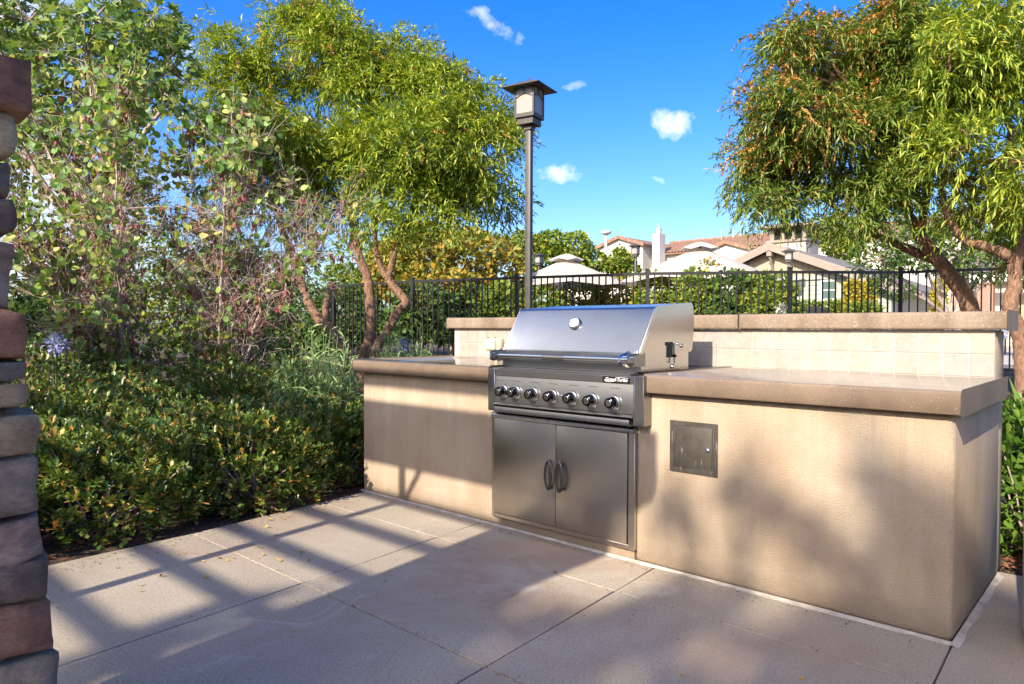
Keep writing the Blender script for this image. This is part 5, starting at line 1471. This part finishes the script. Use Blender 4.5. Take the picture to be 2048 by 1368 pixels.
def shade_tree():
    YC = -14.0; sl_ = -SUN.z / SUN.y
    top = np.array([5.0, YC, 6.6]); r = thing('shade_tree', (5.6, YC - .5, -.03), 'tall shade tree behind the viewer, known by its dappled shadow', 'tree')
    mb_ = MB(); limb(mb_, [(5.6, YC - .5, -.1), (5.5, YC - .4, 2.4), (5.2, YC - .2, 4.8), top], .20, .09, 12, 5, .01); part('trunk', mb_, 'bark_tan', r)
    mb_ = MB(); PP = []; OO = []
    Z4 = lambda x, y: (1240 + x / 2.631, 780 + y / 2.631)
    Z5 = lambda x, y: (1220 + x / 2.473, 1100 + y / 2.473)
    Z3 = lambda x, y: (600 + x / 3.103, 980 + y / 3.103)
    # leaf masses, each found from the patch of shade it throws on the wall (w) or patio (g): photo position, half sizes in metres
    L_ = [('w', Z4(250, 560), .035, .05), ('w', Z4(610, 520), .06, .06), ('w', Z4(700, 590), .06, .05), ('w', Z4(830, 650), .08, .05), ('w', Z4(960, 730), .09, .05), ('w', Z4(1090, 640), .06, .05), ('w', Z4(1270, 300), .07, .03), ('w', Z4(1400, 390), .08, .06), ('w', Z4(1520, 520), .09, .07),
          ('w', Z4(1660, 560), .06, .07), ('w', Z4(1480, 680), .06, .06), ('w', Z4(1600, 800), .09, .08), ('w', Z4(1430, 800), .07, .06), ('w', Z4(1250, 830), .08, .04), ('w', Z4(1100, 830), .07, .03), ('w', Z4(1530, 900), .05, .04), ('w', Z4(980, 1070), .08, .03), ('w', Z4(1290, 1070), .07, .06), ('w', Z4(1500, 1180), .12, .06),
          ('w', Z4(1640, 1100), .07, .07), ('w', Z4(1340, 1180), .08, .04), ('w', Z4(410, 930), .05, .03), ('w', Z4(640, 760), .05, .03), ('w', Z4(1700, 900), .04, .08), ('w', Z4(350, 700), .04, .04), ('w', Z4(1180, 1130), .06, .03), ('w', Z4(720, 1050), .05, .02),
          ('g', Z5(170, 320), .14, .10), ('g', Z5(350, 270), .10, .06), ('g', Z5(560, 250), .09, .06), ('g', Z5(330, 440), .10, .08), ('g', Z5(760, 470), .10, .10), ('g', Z5(900, 560), .12, .10), ('g', Z5(1050, 330), .12, .08), ('g', Z5(1250, 420), .14, .10), ('g', Z5(1150, 600), .14, .10), ('g', Z5(1450, 520), .14, .12), ('g', Z5(640, 380), .07, .05), ('g', Z5(1350, 640), .12, .1),
          ('g', Z5(1620, 620), .14, .14), ('g', Z5(60, 480), .10, .07), ('g', Z5(330, 600), .12, .08), ('g', Z5(1850, 560), .2, .2), ('g', Z5(600, 640), .10, .07), ('g', Z5(1950, 330), .15, .2), ('g', Z3(1900, 900), .12, .08), ('g', Z3(1650, 780), .10, .05), ('g', Z3(1750, 1100), .14, .08), ('g', Z3(1400, 1150), .12, .08), ('g', Z3(1450, 880), .08, .05), ('g', Z3(1250, 1000), .10, .06),
          ('g', Z3(900, 1000), .14, .12), ('g', Z3(600, 1050), .16, .14), ('g', Z3(300, 1000), .16, .14), ('g', Z3(1100, 800), .12, .10), ('g', Z3(700, 800), .14, .12), ('g', Z3(100, 1150), .16, .14), ('g', Z3(1000, 1180), .14, .1), ('g', (520, 1340), .14, .12), ('g', (400, 1360), .12, .1), ('g', (300, 1290), .08, .06), ('g', (360, 1245), .07, .04), ('g', (470, 1205), .06, .04), ('g', (200, 1330), .10, .07), ('g', (560, 1230), .08, .06)]
    for kind, (px, py), rx, rz in L_:
        w_ = ony(px, py, 0.0) if kind == 'w' else onz(px, py, 0.0)
        y = YC + RNG.uniform(-1.0, 1.0); k = (w_[1] - y) / SUN.y
        c = np.array([w_[0] - SUN.x * k, y, w_[2] - SUN.z * k])
        rzz = rz if kind == 'w' else rz * sl_ * 1.6
        P_, O_ = ell_pts(int(26 + 4700 * rx * rzz), c, (rx * 1.25, .35, rzz * 1.25), .05); PP.append(P_); OO.append(O_)
        limb(mb_, [top, (top + c) / 2 + np.array([0, 0, .1]), c], .022, .006, 6, 5, .02)
    part('branches', mb_, 'bark_tan', r)['kind'] = 'stuff'
    PP = np.vstack(PP); OO = np.vstack(OO)
    # openings in the crown through which the sun reaches wall and patio: photo position, half sizes (px)
    gaps = [(*Z4(1225, 660), 42, 44), (*Z4(800, 920), 46, 48), (*Z4(1110, 1010), 42, 36), (*Z4(500, 890), 30, 34), (*Z4(1510, 985), 42, 34), (*Z4(620, 700), 30, 26), (*Z4(1650, 330), 40, 40), (*Z4(1480, 250), 70, 26), (*Z4(1050, 420), 60, 50), (*Z4(1700, 450), 16, 20),
            (*Z5(800, 290), 50, 26), (*Z5(520, 490), 52, 32), (*Z5(90, 575), 50, 26), (*Z5(1000, 480), 30, 18), (*Z3(1750, 560), 66, 34), (*Z3(1950, 500), 50, 30), (*Z3(1650, 660), 50, 22), (*Z3(1850, 690), 40, 16), (*Z3(1350, 940), 36, 12), (1480, 1330, 40, 20), (1000, 1300, 40, 16)]
    keep = []
    for p_ in PP:
        k = -p_[1] / SUN.y; w_ = p_ + np.array(SUN) * k
        if w_[2] < 0: w_ = p_ + np.array(SUN) * (p_[2] / -SUN.z)
        px, py = proj(w_); keep.append(not any(((px - g_[0]) / g_[2]) ** 2 + ((py - g_[1]) / g_[3]) ** 2 < 1.7 for g_ in gaps))
    keep = np.array(keep); PP, OO = PP[keep], OO[keep]
    d = RNG.normal(0, .6, OO.shape); d[:, 2] -= .5
    leaves('crown', BROAD, PP, frames(d, RNG.normal(0, .9, len(d))), RNG.uniform(.08, .13, len(PP)), 'leaf_far_dark', r, 0)


shade_tree()

# ================================================================== LITTER
pts_ = [(1030 / 3.103 + 100, 325 / 3.103 + 960)]
ly = [(1160, 312), (1330, 297), (1325, 370), (1375, 372), (1232, 408), (1270, 402), (1300, 425), (820, 452), (975, 460), (1025, 468), (1110, 500), (1130, 488), (1290, 488), (1315, 470), (1400, 492), (1430, 508), (1470, 470), (1545, 452), (1600, 500), (620, 550), (950, 607), (545, 655), (555, 687), (415, 540), (60, 688), (60, 790), (935, 505), (1065, 482), (1395, 345), (1440, 245), (1350, 250), (1180, 380), (680, 602)]
CUP = T_leaf(.38, .9, -.12, .5)
cp_me = bpy.data.meshes.new('fallen_leaf'); cp_me.from_pydata([tuple(x) for x in CUP[0]], [], CUP[1]); cp_me.materials.append(MATS['litter_yellow'])
for i, (a, b_) in enumerate(ly + [((1360 - 100) * 3.103, (1350 - 960) * 3.103), ((1607 - 100) * 3.103, (1360 - 960) * 3.103)]):
    w_ = onz(100 + a / 3.103, 960 + b_ / 3.103, .004)
    o = bpy.data.objects.new('fallen_leaf', cp_me); COL.objects.link(o); s_ = random.uniform(.013, .026); o.scale = (s_, s_, s_)
    o.location = (w_[0], w_[1], .003); o.rotation_euler = (random.uniform(-.3, .3), random.uniform(-.3, .1), random.uniform(0, 6.28))
    tag(o, 'tiny curled yellow leaf lying on the patio concrete', 'leaf', 'yellow leaves scattered on the patio')
BIG = T_star()
for (px, py, s_, lab) in ((690, 973, .16, 'large dry brown leaf lying on the soil against the counter corner'), (625, 976, .12, 'folded dry leaf on the soil left of the large dry leaf'), (533, 978, .10, 'dry pinkish leaf caught over the dry grass tuft')):
    w_ = onz(px, py, .03); me = bpy.data.meshes.new('dry_leaf'); me.from_pydata([(v[0], v[1], v[2] * 2 + .10 * math.sin(v[0] * 7) * v[1]) for v in BIG[0]], [], BIG[1]); me.materials.append(MATS['litter_brown'])
    o = bpy.data.objects.new('dry_leaf', me); COL.objects.link(o); o.scale = (s_, s_, s_); o.location = (w_[0], w_[1], .035); o.rotation_euler = (.35, -.15, random.uniform(0, 6)); tag(o, lab, 'leaf', 'large dry leaves on the soil')
w_ = onz(500, 1020, .0)
dg_ = thing('dry_grass_tuft', (w_[0], w_[1], -.02), 'tuft of dry straw-coloured grass at the hedge foot', 'grass')
n = 130; d = RNG.normal(0, .6, (n, 3)); d[:, 2] = RNG.uniform(.2, 1.0, n)
leaves('blades', T_leaf(.012, .3, .5, .5), np.tile([w_[0] - .03, w_[1], -.02], (n, 1)) + RNG.normal(0, .03, (n, 3)) * (1, 1, 0), frames(d), RNG.uniform(.10, .26, n), 'dry_grass', dg_, 0)
# mulch and leaf litter on the beds
n = 5200; P_ = np.stack([RNG.uniform(-.7, .16, n), RNG.uniform(-2.2, .9, n), np.zeros(n)], 1); P_[:, 0] = np.minimum(P_[:, 0], .015 - .11 * np.clip(P_[:, 1], -1.9, 0) - RNG.random(n) ** 2 * .5)
P_ = P_[~((P_[:, 0] > -.02) & (P_[:, 1] > -.03))]; P_[:, 2] = [max(ground_z(p_[0], p_[1]), -.03) + .008 for p_ in P_]
Q_ = np.stack([RNG.uniform(3.35, 5.0, 2600), RNG.uniform(1.08, 2.4, 2600), np.zeros(2600)], 1); Q_[:, 2] = [ground_z(p_[0], p_[1]) + .008 for p_ in Q_]
P_ = np.vstack([P_, Q_]); d = RNG.normal(0, 1, P_.shape); d[:, 2] *= .25
ml = leaves('mulch', T_leaf(.25, .3, .1), P_, frames(d), RNG.uniform(.015, .05, len(P_)), 'bark_chip', None, 0)
ml['label'] = 'reddish bark mulch and leaf litter on the planting beds'; ml['category'] = 'mulch'
# a soil lip so that the bed meets the patio edge
mb = MB(); ys_ = np.linspace(-6.5, 1.0, 60)
for i in range(59):
    f_ = xl[0]; a0, a1 = f_(min(ys_[i], .0)), f_(min(ys_[i + 1], .0))
    mb.add([(-.45, ys_[i], ground_z(-.45, ys_[i]) + .005), (a0 - .001, ys_[i], -.012), (a1 - .001, ys_[i + 1], -.012), (-.45, ys_[i + 1], ground_z(-.45, ys_[i + 1]) + .005)], [(0, 1, 2, 3)], True)
tag(part('bed_edge_soil', mb, 'soil'), kind='structure')

# grit and crumbled leaf along the bed edge, the joints and the counter foot
n = 700; yy = RNG.uniform(-2.4, -.05, n); ed = np.array([xl[0](y) for y in yy]); P_ = np.stack([ed + .01 + np.abs(RNG.normal(0, .10, n)), yy, np.full(n, .003)], 1)
n2 = 260; xx = RNG.uniform(.2, 3.3, n2); P2 = np.stack([xx, -.035 - np.abs(RNG.normal(0, .035, n2)), np.full(n2, .003)], 1)
n3 = 240; jx = RNG.uniform(.3, 3.6, n3); P3 = np.stack([jx, np.where(RNG.random(n3) < .5, -1.19, -.365) + RNG.normal(0, .012, n3), np.full(n3, .002)], 1)
n4 = 260; P4 = np.stack([RNG.uniform(.3, 3.9, n4), RNG.uniform(-2.0, -.1, n4), np.full(n4, .003)], 1)
P_ = np.vstack([P_, P2, P3, P4]); d = RNG.normal(0, 1, P_.shape); d[:, 2] *= .15
gt = leaves('patio_grit', T_leaf(.3, .4, .1), P_, frames(d), RNG.uniform(.003, .011, len(P_)), 'litter_brown', None, 0)
gt['label'] = 'crumbs of dry leaf and grit scattered over the patio'; gt['category'] = 'litter'
